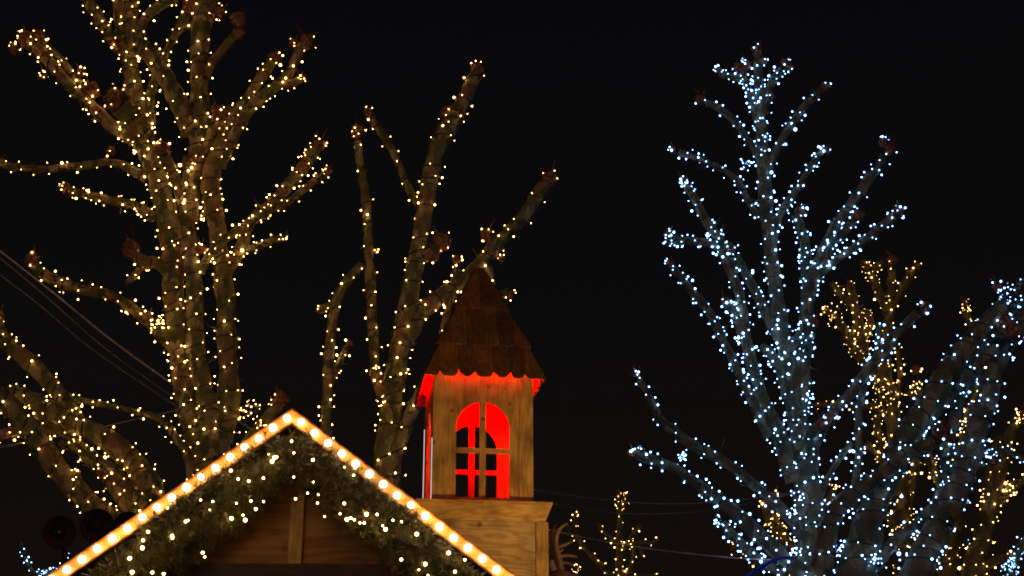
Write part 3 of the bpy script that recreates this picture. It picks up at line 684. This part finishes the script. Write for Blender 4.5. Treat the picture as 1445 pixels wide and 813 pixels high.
# roof, side walls, back, counter
RL = HALF + 0.1; D = 3.2
for s_ in (1, -1):
    mb = MB(); p = [gp(0, 0.032, az - 0.01), gp(s_ * RL, 0.032, az - 0.01 - SL * RL), gp(s_ * RL, 0.032, az - 0.05 - SL * RL), gp(0, 0.032, az - 0.05)]
    if s_ < 0: p.reverse()
    mb.prism(p, GY * D); mb.build('roof', W_ROOF, stall)
ze = az - SL * (HALF - 0.25) - 0.08
for s_ in (1, -1):
    mb = MB(); mb.box(GO, GX, GY, ZA, s_ * (HALF - 0.25) - 0.03, s_ * (HALF - 0.25) + 0.03, 0.2, D, 0, ze); mb.build('side_wall', W_BASE, stall)
    mb = MB(); mb.box(GO, GX, GY, ZA, s_ * (HALF - 0.2) - 0.05, s_ * (HALF - 0.2) + 0.05, 0.08, 0.185, 0, ze - 0.02); mb.build('corner_post', W_POST, stall)
mb = MB(); mb.box(GO, GX, GY, ZA, -(HALF - 0.29), HALF - 0.29, D - 0.06, D - 0.002, 0, ze); mb.build('back_wall', W_BASE, stall)
mb = MB(); mb.box(GO, GX, GY, ZA, -(HALF - 0.3), HALF - 0.3, 0.2, 0.26, 0, 1.0); mb.build('counter_front', W_BASE, stall)
mb = MB(); mb.box(GO, GX, GY, ZA, -(HALF - 0.3), HALF - 0.3, 0.0, 0.55, 1.003, 1.05); mb.build('counter_top', W_LEDGE, stall)
# bulbs on the board
bm_ = bpy.data.meshes.new('bulb'); bm_.from_pydata([tuple(Vector((v.x, v.y, v.z)) * 0.037) for v in ICO3[0]], [], ICO3[1]); bm_.materials.append(GLOBE)
bm_.polygons.foreach_set('use_smooth', [True] * len(bm_.polygons))
sk = MB(); sk.tube([GY * 0.05, GY * 0.02], 0.014, 12); sk_m = bpy.data.meshes.new('socket'); sk_m.from_pydata(sk.v, [], sk.f); sk_m.materials.append(SOCKET)
rng = random.Random(5)
gs = thing('festoon_bulbs', 'row of round warm bulbs glowing along both legs of the orange gable board', 'string lights', gp(0, 0, az))
def bulbat(q, s_=1.0):
    o = bpy.data.objects.new('bulb', bm_); COL.objects.link(o); o.parent = gs; o.location = q - gs.location; o.scale = (s_,) * 3
    k_ = bpy.data.objects.new('socket', sk_m); COL.objects.link(k_); k_.parent = o
for s_, ptsx in ((-1, (405.4, 588)), (1, (425, 591))):
    bx, bz = GP.xz(*ptsx, -0.045)
    mid = az - (BT / 2) / math.cos(th)
    step = 0.1395 * 1.0
    bx = abs(bx)
    bx0, _ = GP.xz(385.5, 603); bxn, _ = GP.xz(95, 809)
    step = abs(bxn - GP.xz(405.4, 588)[0]) / 15.0
    if s_ > 0:
        step = abs(GP.xz(720, 810)[0] - GP.xz(425, 591)[0]) / 15.0
    for i in range(21):
        x = bx + step * i
        if x > HALF - 0.04: break
        bulbat(gp(s_ * x, -0.045, mid - SL * x) + Vector((0, 0, rng.uniform(-.004, .004))), rng.choice((1, 1, 1, .95, 1.05)))

# garland of pine
rng = random.Random(8)
def garland_path(px): return [gp(*(lambda q: (q[0], -0.02, q[1]))(GP.xz(a, b_, -0.05))) for a, b_, r in px], [r * mpp(gp(0, 0, 4)) for a, b_, r in px]
GL = [([(418, 648, 30), (385, 654, 40), (350, 678, 50), (315, 706, 54), (275, 736, 50), (235, 766, 46), (190, 798, 40), (140, 836, 36)]),
      ([(408, 646, 30), (440, 652, 38), (472, 680, 42), (508, 710, 42), (545, 742, 46), (585, 772, 46), (625, 804, 42), (680, 858, 30)])]
gr = thing('pine_garland', 'thick green pine garland hanging under the gable board', 'garland', gp(0, -.1, az - .3))
mb = MB(); gbul = []
core = MB()
for px in GL:
    P, Rr = garland_path(px)
    pts, rad = smooth_path(P, Rr, 0.03)
    core.tube([p + GY * 0.12 for p in pts], [r * 0.42 for r in rad], 8, 0.5)
    fr = frames(pts)
    for i in range(int(len(pts) * 17)):
        j = rng.randrange(len(pts)); P0, T, N, Bn = fr[j]
        a = rng.uniform(0, 6.283); q = math.sqrt(rng.uniform(0.05, 1.0))
        lump = 0.80 + 0.45 * noise.noise(P0 * 4.0 + Vector((a, 0, 0)))
        d = N * math.cos(a) + Bn * math.sin(a)
        yy = d.dot(GY); d2 = d - GY * yy * 0.35
        base_ = P0 + d2 * rad[j] * q * lump * 0.9
        if base_.z > az - SL * abs((base_ - GO).dot(GX)) - BT / math.cos(th) - 0.0 and rng.random() < 0.97: continue
        ax_ = (d + T * rng.uniform(-.9, .9) + Vector((rng.uniform(-.4, .4), -0.35, rng.uniform(-.5, .3)))).normalized()
        L = rng.uniform(0.05, 0.10)
        o1 = ax_.orthogonal().normalized(); o2 = ax_.cross(o1)
        for k_ in range(16):
            t_ = rng.random(); an = rng.uniform(0, 6.283)
            dd = (ax_ * rng.uniform(.35, 1.0) + (o1 * math.cos(an) + o2 * math.sin(an)) * 0.9).normalized()
            nl = rng.uniform(0.045, 0.085); s0 = base_ + ax_ * L * t_
            sw = dd.orthogonal().normalized() * 0.0034
            mb.add([s0 - sw, s0 + sw, s0 + dd * nl], [(0, 1, 2)])
    for i in range(20):
        j = int((i + rng.random()) / 20 * (len(pts) - 1)); P0, T, N, Bn = fr[j]
        a = rng.uniform(0, 6.283); d = N * math.cos(a) + Bn * math.sin(a)
        q = P0 + d * rad[j] * rng.uniform(.1, .98); q = q - GY * (q - P0).dot(GY) - GY * rng.uniform(0.10, 0.20)
        x_, z_ = (q - GO).dot(GX), q.z
        if z_ > az - SL * abs(x_) - BT / math.cos(th) - 0.015: q.z -= 0.12
        gbul.append(q)
core.build('core', NEEDLE, gr)
mb.build('needles', NEEDLE, gr)
# bulbs seen in the photo along the lower fringe
for a, b_ in ((501, 661), (390, 645), (384, 651), (417, 704), (448, 710), (449, 698), (434, 696), (458, 729), (480, 725), (495, 731), (500, 733.5), (508, 738), (514, 738), (540, 742), (544, 747), (343, 727), (354, 707), (372, 708), (361, 718.5), (346, 734), (296, 720), (286, 780), (289, 786), (336, 676), (243, 756), (262, 736), (600, 796), (676 - 20, 790), (604, 812), (215, 808), (231, 810), (183, 788)):
    x_, z_ = GP.xz(a, b_, -0.2); gbul.append(gp(x_, -0.2, z_))
gw = thing('fairy_lights', 'loose warm white fairy lights scattered over the pine garland', 'fairy lights', gp(0, -.1, az - .3))
sm = bpy.data.meshes.new('bulb'); sm.from_pydata([tuple(v) for v in ICO2[0]], [], ICO2[1]); sm.materials.append(LED_GARL)
for q in gbul[:98]:
    o = bpy.data.objects.new('bulb', sm); COL.objects.link(o); o.parent = gw; o.location = q - gw.location
    s_ = rng.choice((0.008, 0.009, 0.011, 0.013, 0.017)); o.scale = (s_,) * 3
gbul.sort(key=lambda q: q.dot(GX))
wp, _ = smooth_path([q + GY * 0.03 for q in gbul], [1] * len(gbul), 0.06)
mb = MB(); mb.tube(wp, 0.0025, 4, cap=False); mb.build('wire', WIRE, gw)

# ---------------------------------------------------------------- turret with the red light
TP = Plane(at(681, 640, 12.7)); TO = TP.P0
def fx(px, off=0.0): return TP.xz(px, 640, off)[0]
def fz(py, off=0.0, px=681): return TP.xz(px, py, off)[1]
xc = 0.0
xl, xr = fx(610), fx(752.5)
W2 = (xr - xl) / 2; xc = (xl + xr) / 2
DEP = W2 * 2
ztop = fz(524); zbase = fz(707)
def tp(x, y, z): return TO + XA * (xc + x) + YA * y + ZA * z
print('turret half width', W2, 'z', zbase, ztop)
tur = thing('wooden_turret', 'small wooden bell turret glowing red inside, on the stall roof', 'turret', tp(0, W2, zbase - 1.6))
TT = Vector(tp(0, 0, 0))
cp = (fx(636) - fx(610))                       # corner post width
def tbox(mb, x0, x1, y0, y1, z0, z1): mb.box(TT, XA, YA, ZA, x0, x1, y0, y1, z0, z1)
for sx_ in (-1, 1):
    for back in (0, 1):
        mb = MB(); a, b_ = (-W2, -W2 + cp) if sx_ < 0 else (W2 - cp * .78, W2)
        y0, y1 = (0, 0.05) if not back else (DEP - 0.05, DEP)
        tbox(mb, a, b_, y0, y1, zbase, ztop); mb.build('corner_post', W_TOWER, tur, bevel=0.004)
# window geometry (front plane)
wl, wr_ = fx(643.5) - xc, fx(719) - xc; wc = (wl + wr_) / 2; wr2 = (wr_ - wl) / 2
zs = fz(604); zsill = fz(702); zarch = fz(567); zbar = fz(636)
rad_v = zarch - zs
def wall_with_arch(name, O, X, Y, x0, x1, z0, z1, y0, y1, c, hw_, zsill_, zspring, rv, material, parent):
    """a panel with an arched hole: built as strips round the hole so the hole is real"""
    mb = MB(); N_ = 24
    arch = [(c + hw_ * math.cos(math.pi * i / N_), zspring + rv * math.sin(math.pi * i / N_)) for i in range(N_ + 1)]   # right to left
    inner = [(c + hw_, zsill_)] + arch + [(c - hw_, zsill_)]
    outer = []
    for i, (a, z) in enumerate(inner):
        if i == 0: outer.append((x1, zsill_))
        elif i == len(inner) - 1: outer.append((x0, zsill_))
        else:
            f = (i - 1) / N_
            per = [(x1, zspring), (x1, z1), (x0, z1), (x0, zspring)]
            Ls = [z1 - zspring, x1 - x0, z1 - zspring]; tot = sum(Ls)
            dd = f * tot
            if dd <= Ls[0]: outer.append((x1, zspring + dd))
            elif dd <= Ls[0] + Ls[1]: outer.append((x1 - (dd - Ls[0]), z1))
            else: outer.append((x0, z1 - (dd - Ls[0] - Ls[1])))
    # snap the nearest outer points onto the two top corners
    for cx in (x1, x0):
        j = min(range(2, len(outer) - 2), key=lambda k_: abs(outer[k_][0] - cx) + abs(outer[k_][1] - z1)); outer[j] = (cx, z1)
    n_ = len(inner)
    V = []
    for yy in (y0, y1):
        V += [O + X * a + Y * yy + ZA * z for a, z in inner]; V += [O + X * a + Y * yy + ZA * z for a, z in outer]
    F = []
    for i in range(n_ - 1):
        F.append((i, i + 1, n_ + i + 1, n_ + i)); F.append((2 * n_ + i + 1, 2 * n_ + i, 3 * n_ + i, 3 * n_ + i + 1))
        F.append((i + 1, i, 2 * n_ + i, 2 * n_ + i + 1))
        F.append((n_ + i, n_ + i + 1, 3 * n_ + i + 1, 3 * n_ + i))
    mb.add(V, F)
    mb.box(O, X, Y, ZA, x0, x1, y0, y1, z0, zsill_)
    return mb.build(name, material, parent)
PLY0, PLY1 = 0.006, 0.024
wall_with_arch('wall', TT, XA, YA, -W2 + cp + .001, W2 - cp * .78 - .001, zbase + .001, ztop, PLY0, PLY1, wc, wr2, zsill, zs, rad_v, W_PLY, tur)
# the back wall is the same pattern; left side narrower, right side closed to hold in the red light
BXL, BXR = -W2 + cp + .001, W2 - cp * .78 - .001
wall_with_arch('wall', TT, XA, YA, BXL, BXR, zbase + .001, ztop, DEP - PLY1, DEP - PLY0, wc, wr2, zsill, zs, rad_v, W_PLY, tur)
mb = MB(); tbox(mb, W2 - .018, W2 - .001, .051, DEP - .051, zbase + .001, ztop); mb.build('wall', W_PLY, tur)
for xx in (-W2,):
    O2 = TT + XA * xx
    wall_with_arch('wall', O2, YA, -XA, 0.051, DEP - 0.051, zbase + .001, ztop, -0.018, 0.0, DEP / 2, wr2 * 0.86, zsill, zs, rad_v, W_PLY, tur)
# glazing bars
bw = (fx(685.5) - fx(676.5)) / 2; bc = fx(681) - xc
for (y0, y1) in ((0.002, 0.020), (DEP - 0.020, DEP - 0.002)):
    mb = MB(); tbox(mb, bc - bw, bc + bw, y0 - .004, y1 - .004, zsill - 0.01, zarch + 0.01); mb.build('window_bar', W_TOWER, tur, bevel=0.002)
    mb = MB(); tbox(mb, wl - 0.01, wr_ + 0.01, y0, y1, zbar - 0.024, zbar + 0.024); mb.build('window_bar', W_TOWER, tur, bevel=0.002)
for xx in (-W2 + .004,):
    mb = MB(); mb.box(TT, XA, YA, ZA, xx - .003, xx + .007, DEP / 2 - .02, DEP / 2 + .02, zsill - .01, zarch + .01); mb.build('window_bar', W_TOWER, tur)
WSTRIP = emit('pale_strip', (1.0, 0.72, 0.72), 1.0)  # emissive strips added for the pale edges on the left side
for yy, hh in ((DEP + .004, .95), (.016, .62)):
    mb = MB(); tbox(mb, -W2 - .007, -W2 - .001, yy - .004, yy + .002, zbase + .002, zbase + hh * (zarch - zbase)); mb.build('pale_edge_strip', WSTRIP, tur)
mb = MB()
for px_ in (BXL + .018, BXR - .018):
    for i in range(9):
        z_ = zbase + .05 + (ztop - zbase - .12) * i / 8; c_ = tp(px_, PLY0 - .001, z_)
        mb.add([c_ + Vector((v.x, v.y * .4, v.z)) * .0042 for v in ICO1[0]], ICO1[1])
mb.build('nails', STEEL, tur)
# ceiling and floor of the lantern room
mb = MB(); tbox(mb, -W2 + .02, W2 - .02, .026, DEP - .026, ztop - .03, ztop - .01); mb.build('ceiling', W_PLY, tur)
mb = MB(); tbox(mb, -W2 + .02, W2 - .02, .026, DEP - .026, zbase - .02, zbase + .004); mb.build('floor', W_PLY, tur)
# ledge: top board and tapering moulding, then the base
lo = fx(780) - fx(752.5) - .03
LB = [(W2 + lo, fz(710, 0, 740)), (W2 + lo, fz(722, 0, 740)), (W2 + lo * .72, fz(738, 0, 740))]
z0, z1, z2 = LB[0][1], LB[1][1], LB[2][1]
zbase_top = zbase
def frustum(mb, h0, zz0, h1, zz1):
    c = tp(0, W2, 0); V = []
    for h, z in ((h0, zz0), (h1, zz1)):
        V += [c + XA * (sx_ * h) + YA * (sy_ * h) + ZA * z for sx_, sy_ in ((-1, -1), (1, -1), (1, 1), (-1, 1))]
    mb.add(V, [(0, 1, 2, 3), (7, 6, 5, 4)] + [((i + 1) % 4, i, i + 4, (i + 1) % 4 + 4) for i in range(4)])
mb = MB(); frustum(mb, W2 + lo, zbase - .022 - .03, W2 + lo, zbase - .022); mb.build('ledge', W_LEDGE, tur, bevel=0.004)
hb1 = W2 + lo - .005; hb2 = W2 + lo * .60
zl = fz(738, 0, 700)
mb = MB(); frustum(mb, hb2, zl, hb1, zbase - .053); mb.build('moulding', W_LEDGE, tur)
hbs = fx(773) - xc - .02
pw = (fx(773) - fx(756))
for sx_ in (-1, 1):
    for yy in (W2 - hbs, W2 + hbs - .06):
        mb = MB(); a = (hbs - pw, hbs) if sx_ > 0 else (-hbs, -hbs + pw)
        tbox(mb, a[0], a[1], yy, yy + .06, zl - 1.1, zl - .001); mb.build('base_post', W_TOWER, tur, bevel=0.004)
mb = MB(); tbox(mb, -hbs + pw + .001, hbs - pw - .001, W2 - hbs + .012, W2 - hbs + .035, zl - 1.1, zl - .001); mb.build('base_panel', W_BASE, tur)
mb = MB(); tbox(mb, -hbs + pw + .001, hbs - pw - .001, W2 + hbs - .035, W2 + hbs - .012, zl - 1.1, zl - .001); mb.build('base_panel', W_BASE, tur)
for xx in (-hbs + .012, hbs - .035):
    mb = MB(); tbox(mb, xx, xx + .023, W2 - hbs + .061, W2 + hbs - .061, zl - 1.1, zl - .001); mb.build('base_panel', W_BASE, tur)
# roof in three lapped tiers of scalloped boards
def tier_z(hwpx, py):
    h = hwpx * 12.9 / FPX; return h, TP.xz(676, py, W2 - h)[1]
T = [tier_z(87, 532), tier_z(62, 484), tier_z(69, 488), tier_z(34, 433), tier_z(40, 437), tier_z(6, 380)]
print('roof', T)
cT = tp(0, W2, 0)
rr = random.Random(3)
def tier(h0, zz0, h1, zz1, nteeth, drop):
    for k_ in range(4):
        a = k_ * math.pi / 2; dx = XA * math.cos(a) + YA * math.sin(a); dy = XA * -math.sin(a) + YA * math.cos(a)   # dy outward is -dy
        out = -dy
        def P(u, h, z): return cT + dx * u + out * h + ZA * z
        wv = 2 * h0 / nteeth; sl_ = (h1 - h0) / (zz1 - zz0); u = -h0
        N3 = (P(h1, h1, zz1) - P(-h0, h0, zz0)).cross(P(h0, h0, zz0) - P(-h0, h0, zz0)).normalized()
        if N3.dot(out) < 0: N3 = -N3
        edges = [-h0]
        for i in range(nteeth - 1): edges.append(-h0 + (i + 1 + rr.uniform(-.16, .16)) * wv)
        edges.append(h0)
        mb = MB(); ml = MB()
        for i in range(nteeth):
            a0, a1 = edges[i] + .0012, edges[i + 1] - .0012; W_ = a1 - a0
            flat = rr.random() < 0.35; dr = drop * rr.uniform(.75, 1.1)
            prof = ((0.0, .9), (0.09, .42), (0.22, 0.05), (0.5, 0), (0.78, 0.05), (0.91, .42), (1, .9)) if flat else ((0.0, 1.0), (0.14, .62), (0.30, .18), (0.5, 0.0), (0.70, .18), (0.86, .62), (1.0, 1.0))
            if i == 0: prof = ((0, .1),) + prof[2:]
            if i == nteeth - 1: prof = prof[:-2] + ((1, .1),)
            lift = rr.uniform(0, .004)
            def lim(x, z): h = h0 + sl_ * z; return max(-h, min(h, x))
            poly = [P(lim(a0 + W_ * q, g_ * dr), h0 + sl_ * g_ * dr, zz0 + g_ * dr) for q, g_ in prof]
            # upper end, clipped by the sloping hips
            top = []
            for x in (a1, a0):
                zlim = (h0 - abs(x)) / -sl_ if sl_ < 0 else 1e9
                zz = min(zz1 - zz0, max(zlim, 0.0))
                top.append((x, zz))
            hT = h0 + sl_ * (zz1 - zz0)
            tp_ = []
            x, zz = top[0]; tp_.append(P(lim(x, zz), h0 + sl_ * zz, zz0 + zz))
            if x > hT and a0 < hT: tp_.append(P(hT, hT, zz1))
            x, zz = top[1]
            if x < -hT and a1 > -hT: tp_.append(P(-hT, hT, zz1))
            tp_.append(P(lim(x, zz), h0 + sl_ * zz, zz0 + zz))
            poly = [p + N3 * lift for p in poly + tp_]
            cl = []
            for p in poly:
                if not cl or (p - cl[-1]).length > 1e-4: cl.append(p)
            if (cl[0] - cl[-1]).length < 1e-4: cl.pop()
            if len(cl) < 3: continue
            mb.prism(cl, N3 * 0.016)
            if nteeth == 7: ml.prism([p - N3 * .006 for p in cl], N3 * .0045)
        mb.build('roof_boards', W_ROOF, tur)
        if nteeth == 7: ml.build('eave_lining', W_LEDGE, tur)
tier(T[0][0], T[0][1], T[1][0], T[1][1], 7, 0.056)
tier(T[2][0], T[2][1], T[3][0], T[3][1], 6, 0.036)
tier(T[4][0], T[4][1], T[5][0], T[5][1], 4, 0.030)
mb = MB(); h6 = T[5][0]; tbox(mb, -h6 - .01, h6 + .01, W2 - h6 - .01, W2 + h6 + .01, T[5][1] - .02, T[5][1] + .012); mb.build('roof_cap', W_ROOF, tur)
# rafters: solid dark core so no gap shows between tiers
mb = MB(); frustum(mb, T[1][0] - .02, T[1][1] - .0, T[5][0] - .01, T[5][1] - .02); mb.build('roof_core', W_ROOF, tur)
# red lamps: tubes under the eaves and two lamps inside
mb = MB(); hr = W2 + 0.016; zr = ztop - .004
for k_ in range(4):
    a = k_ * math.pi / 2; dx = XA * math.cos(a) + YA * math.sin(a); out = -(XA * -math.sin(a) + YA * math.cos(a))
    mb.tube([cT + dx * (-W2 * .80) + out * hr + ZA * zr, cT + dx * (W2 * .80) + out * hr + ZA * zr], 0.005, 6)
lamp = thing('red_lamp', 'red light tube running round under the turret eaves', 'lamp', tp(0, W2, ztop)); mb.build('tube', RED, lamp)
il = thing('red_lamp', 'red lamp inside the turret lighting its room, out of sight above the window', 'lamp', tp(0, W2, ztop - .03))
mb = MB(); c = tp(0, W2, ztop - .09); mb.add([c + v * 0.05 for v in ICO2[0]], ICO2[1]); mb.build('bulb', emit('red_bulb', (1, .0, .0), 30), il, True)
ld = bpy.data.lights.new('red_glow', 'POINT'); ld.energy = 110; ld.color = (1, 0.0, 0.0); ld.shadow_soft_size = 0.05
lo_ = bpy.data.objects.new('red_glow', ld); COL.objects.link(lo_); lo_.parent = il; lo_.location = Vector(tp(0, W2 * .9, ztop - .17)) - il.location

# ---------------------------------------------------------------- market floodlight on a post, below the frame, aimed at the turret
LPp = Vector((2.45, 9.6, 0))
lp = thing('floodlight', 'floodlight on a post below the picture, aimed up at the turret', 'floodlight', LPp)
aim = (tp(0, 0, zbase + .55) - (LPp + ZA * 2.55)).normalized()
mb = MB(); mb.tube([LPp, LPp + ZA * .3, LPp + ZA * 2.42], [.07, .05, .035], 12); mb.build('pole', STEEL, lp, True)
fs = aim.cross(ZA).normalized(); fu = fs.cross(aim)
mb = MB(); mb.box(LPp + ZA * 2.55, fs, aim, fu, -.16, .16, -.12, -.03, -.11, .11); mb.build('housing', STEEL, lp, bevel=.01)
mb = MB(); mb.box(LPp + ZA * 2.55, fs, aim, fu, -.14, .14, -.029, -.02, -.09, .09); mb.build('lens', emit('flood_lens', (1, .55, .2), 12), lp)
fd = bpy.data.lights.new('flood_beam', 'SPOT'); fd.energy = 400; fd.color = (1.0, 0.55, 0.15); fd.spot_size = R(46); fd.spot_blend = 0.7; fd.shadow_soft_size = 0.12
fo = bpy.data.objects.new('flood_beam', fd); COL.objects.link(fo); fo.parent = lp; fo.location = ZA * 2.55; fo.rotation_euler = aim.to_track_quat('-Z', 'Y').to_euler()

# ---------------------------------------------------------------- reindeer figure beside the turret
RY = 13.3
rd = thing('reindeer_figure', 'reindeer figure whose pale branching antlers rise right of the turret base', 'reindeer figure', Vector((at(790, 812, RY).x, RY, 2.45)))
def pxtube(mb, pts, Y, seg=8, rough=.1):
    P = [at(a, b_, Y + (q[0] if q else 0)) for a, b_, r, *q in pts]; Rr = [r * mpp(P[0]) for a, b_, r, *q in pts]
    p2, r2 = smooth_path(P, Rr, 0.012); mb.tube(p2, r2, seg, rough)
mb = MB()
pxtube(mb, [(790, 806, 3.4), (785, 790, 3.2), (779, 775, 3), (777, 760, 2.8), (780, 748, 2.4), (786, 739, 1)], RY + .12); mb.build('antler', ANTLER, rd, True)
mb = MB()
pxtube(mb, [(793, 806, 4), (790, 790, 4), (786, 775, 3.6), (785, 760, 3), (789, 748, 2.6), (797, 741, 1.8), (802, 739, .8)], RY)
pxtube(mb, [(788, 772, 2.6), (797, 769, 2.4), (808, 764, .9)], RY); pxtube(mb, [(789, 786, 2.6), (800, 784, 2.5), (815, 786, .9)], RY)
pxtube(mb, [(790, 797, 2.8), (798, 794, 2), (809, 798, .9)], RY); pxtube(mb, [(789, 780, 2), (795, 775, .8)], RY)
mb.build('antler', ANTLER, rd, True)
mb = MB()
pxtube(mb, [(782, 805, 5), (779, 797, 4.5), (779, 790, 2)], RY - .05); mb.build('ear', FUR, rd, True)
hp = at(790, 818, RY)
mb = MB(); pl = [hp + Vector((.20, -.34, -.10)), hp + Vector((.12, -.22, -.05)), hp, hp + Vector((-.05, .14, -.12)), hp + Vector((-.06, .2, -.4)), hp + Vector((-.06, .22, -.75))]
pp_, rr_ = smooth_path(pl, [.035, .055, .085, .09, .11, .16], 0.03); mb.tube(pp_, rr_, 12, .05); mb.build('head', FUR, rd, True)

# ---------------------------------------------------------------- loudspeakers low at the left
for i, (px, py, r, Yd, lab) in enumerate(((84, 751, 23, 12.5, 'black round loudspeaker with a pale centre dot, leftmost of three behind the gable'),
                                    (137, 742, 24, 12.7, 'black round loudspeaker in the middle of the dark trio by the gable'),
                                    (180, 742, 20, 12.9, 'black round loudspeaker half hidden behind the gable board'))):
    c = at(px, py, Yd); rm = r * mpp(c)
    sp = thing('loudspeaker', lab, 'loudspeaker', c, 'round black loudspeakers behind the gable')
    ax_ = (CAM - c).normalized(); ax_ = (ax_ + Vector((0.25, 0, -.05))).normalized(); o1 = ax_.orthogonal().normalized(); o2 = ax_.cross(o1)
    def lathe(prof, seg=36):
        V = []; F = []
        for rr2, hh in prof:
            for j in range(seg):
                a = 2 * math.pi * j / seg; V.append(c + ax_ * hh * rm + (o1 * math.cos(a) + o2 * math.sin(a)) * rr2 * rm)
        for k_ in range(len(prof) - 1):
            for j in range(seg): F.append((k_ * seg + j, k_ * seg + (j + 1) % seg, (k_ + 1) * seg + (j + 1) % seg, (k_ + 1) * seg + j))
        q = MB(); q.add(V, F); return q
    lathe([(.30, -.9), (.6, -.7), (.92, -.2), (1.0, 0), (.97, .06), (.90, .02), (.6, -.18), (.3, -.3)]).build('horn', SPEAKER, sp, True)
    lathe([(.32, -.32), (.30, -.12), (.2, -.03), (.06, 0), (.01, .005)]).build('cone', SPEAKER, sp, True)
    if i == 0: lathe([(.07, 0.01), (.05, .03), (.0, .035)], 12).build('centre_dot', SOCKET, sp, True)
    mb = MB(); mb.tube([c - ax_ * rm * .8, Vector((c.x, c.y + .2, c.z - rm)), Vector((c.x, c.y + .2, 0))], .02, 8); mb.build('pole', STEEL, sp, True)

# ---------------------------------------------------------------- cables
def cable(pts, r, material, label, sub=0.25):
    P = [at(a, b_, y) for a, b_, y in pts]; p2, _ = smooth_path(P, [1] * len(P), sub)
    mb = MB(); mb.tube(p2, r, 6); o = mb.build('cable', material, None, True); tagit(o, label, 'cable')
cable([(-60, 305, 15.2), (0, 354, 16.0), (80, 417, 17), (160, 482, 18.2), (258, 553, 19.5)], 0.011, CABLE, 'topmost of three grey cables running down to the left tree trunk')
cable([(-60, 315, 15.6), (0, 364, 16.2), (70, 423, 17), (150, 493, 18.3), (252, 566, 19.6)], 0.007, CABLE_DIM, 'middle one of three cables running down to the left tree trunk')
cable([(-60, 340, 15.4), (0, 388, 16.2), (55, 430, 17), (130, 493, 18.3), (245, 571, 19.7)], 0.006, CABLE_DIM, 'lowest and thinnest of three cables running down to the left tree trunk')
cable([(-80, 644, 15.0), (0, 631, 15.4), (110, 610, 17.0), (200, 590, 18.4), (264, 576, 19.6)], 0.007, CABLE, 'thin pale cable rising from the left edge to the tree trunk')
cable([(300, 570, 19.5), (345, 600, 18.0), (366, 613, 17.0), (400, 640, 15)], 0.008, CABLE_DIM, 'short cable from the left tree trunk down behind the gable')
cable([(700, 680, 16), (757, 692, 18), (850, 705, 20), (930, 711, 20.5), (1020, 708, 20), (1100, 698, 19), (1140, 692, 18.3)], 0.007, CABLE_DIM, 'upper thin dim cable sagging between the turret and the cool white tree')
cable([(700, 690, 17), (790, 713, 19), (870, 724, 20.5), (940, 725, 21), (1010, 719, 20.5), (1090, 703, 19), (1130, 695, 18.3)], 0.005, CABLE_DIM, 'lower faint cable sagging between the turret and the cool white tree')
cable([(700, 730, 13), (775, 748, 14), (870, 767, 16), (960, 780, 17), (1060, 789, 17.8), (1120, 790, 18)], 0.0065, CABLE, 'pale cable crossing from the turret base to the cool white tree')
P = [at(1040, 830, 17.0), at(1058, 812, 17.1), at(1072, 802, 17.2), at(1090, 792, 17.3), at(1108, 787, 17.4), at(1121, 788, 17.5)]
p2, _ = smooth_path(P, [1] * len(P), 0.05); mb = MB(); mb.tube(p2, [0.018 + .012 * math.sin(i * .2) ** 2 for i in range(len(p2))], 6)
tagit(mb.build('strap', BLUE, None, True), 'bright blue strap tied to the trunk of the cool white tree', 'strap')
P = [at(330, 617, 19.2), at(322, 625, 19.1), at(315, 640, 19.1), at(311, 660, 19.1)]
p2, _ = smooth_path(P, [1] * len(P), 0.05); mb = MB(); mb.tube(p2, 0.008, 6)
tagit(mb.build('strap', BLUE, None, True), 'thin blue cord on the left tree trunk near the gable peak', 'strap')
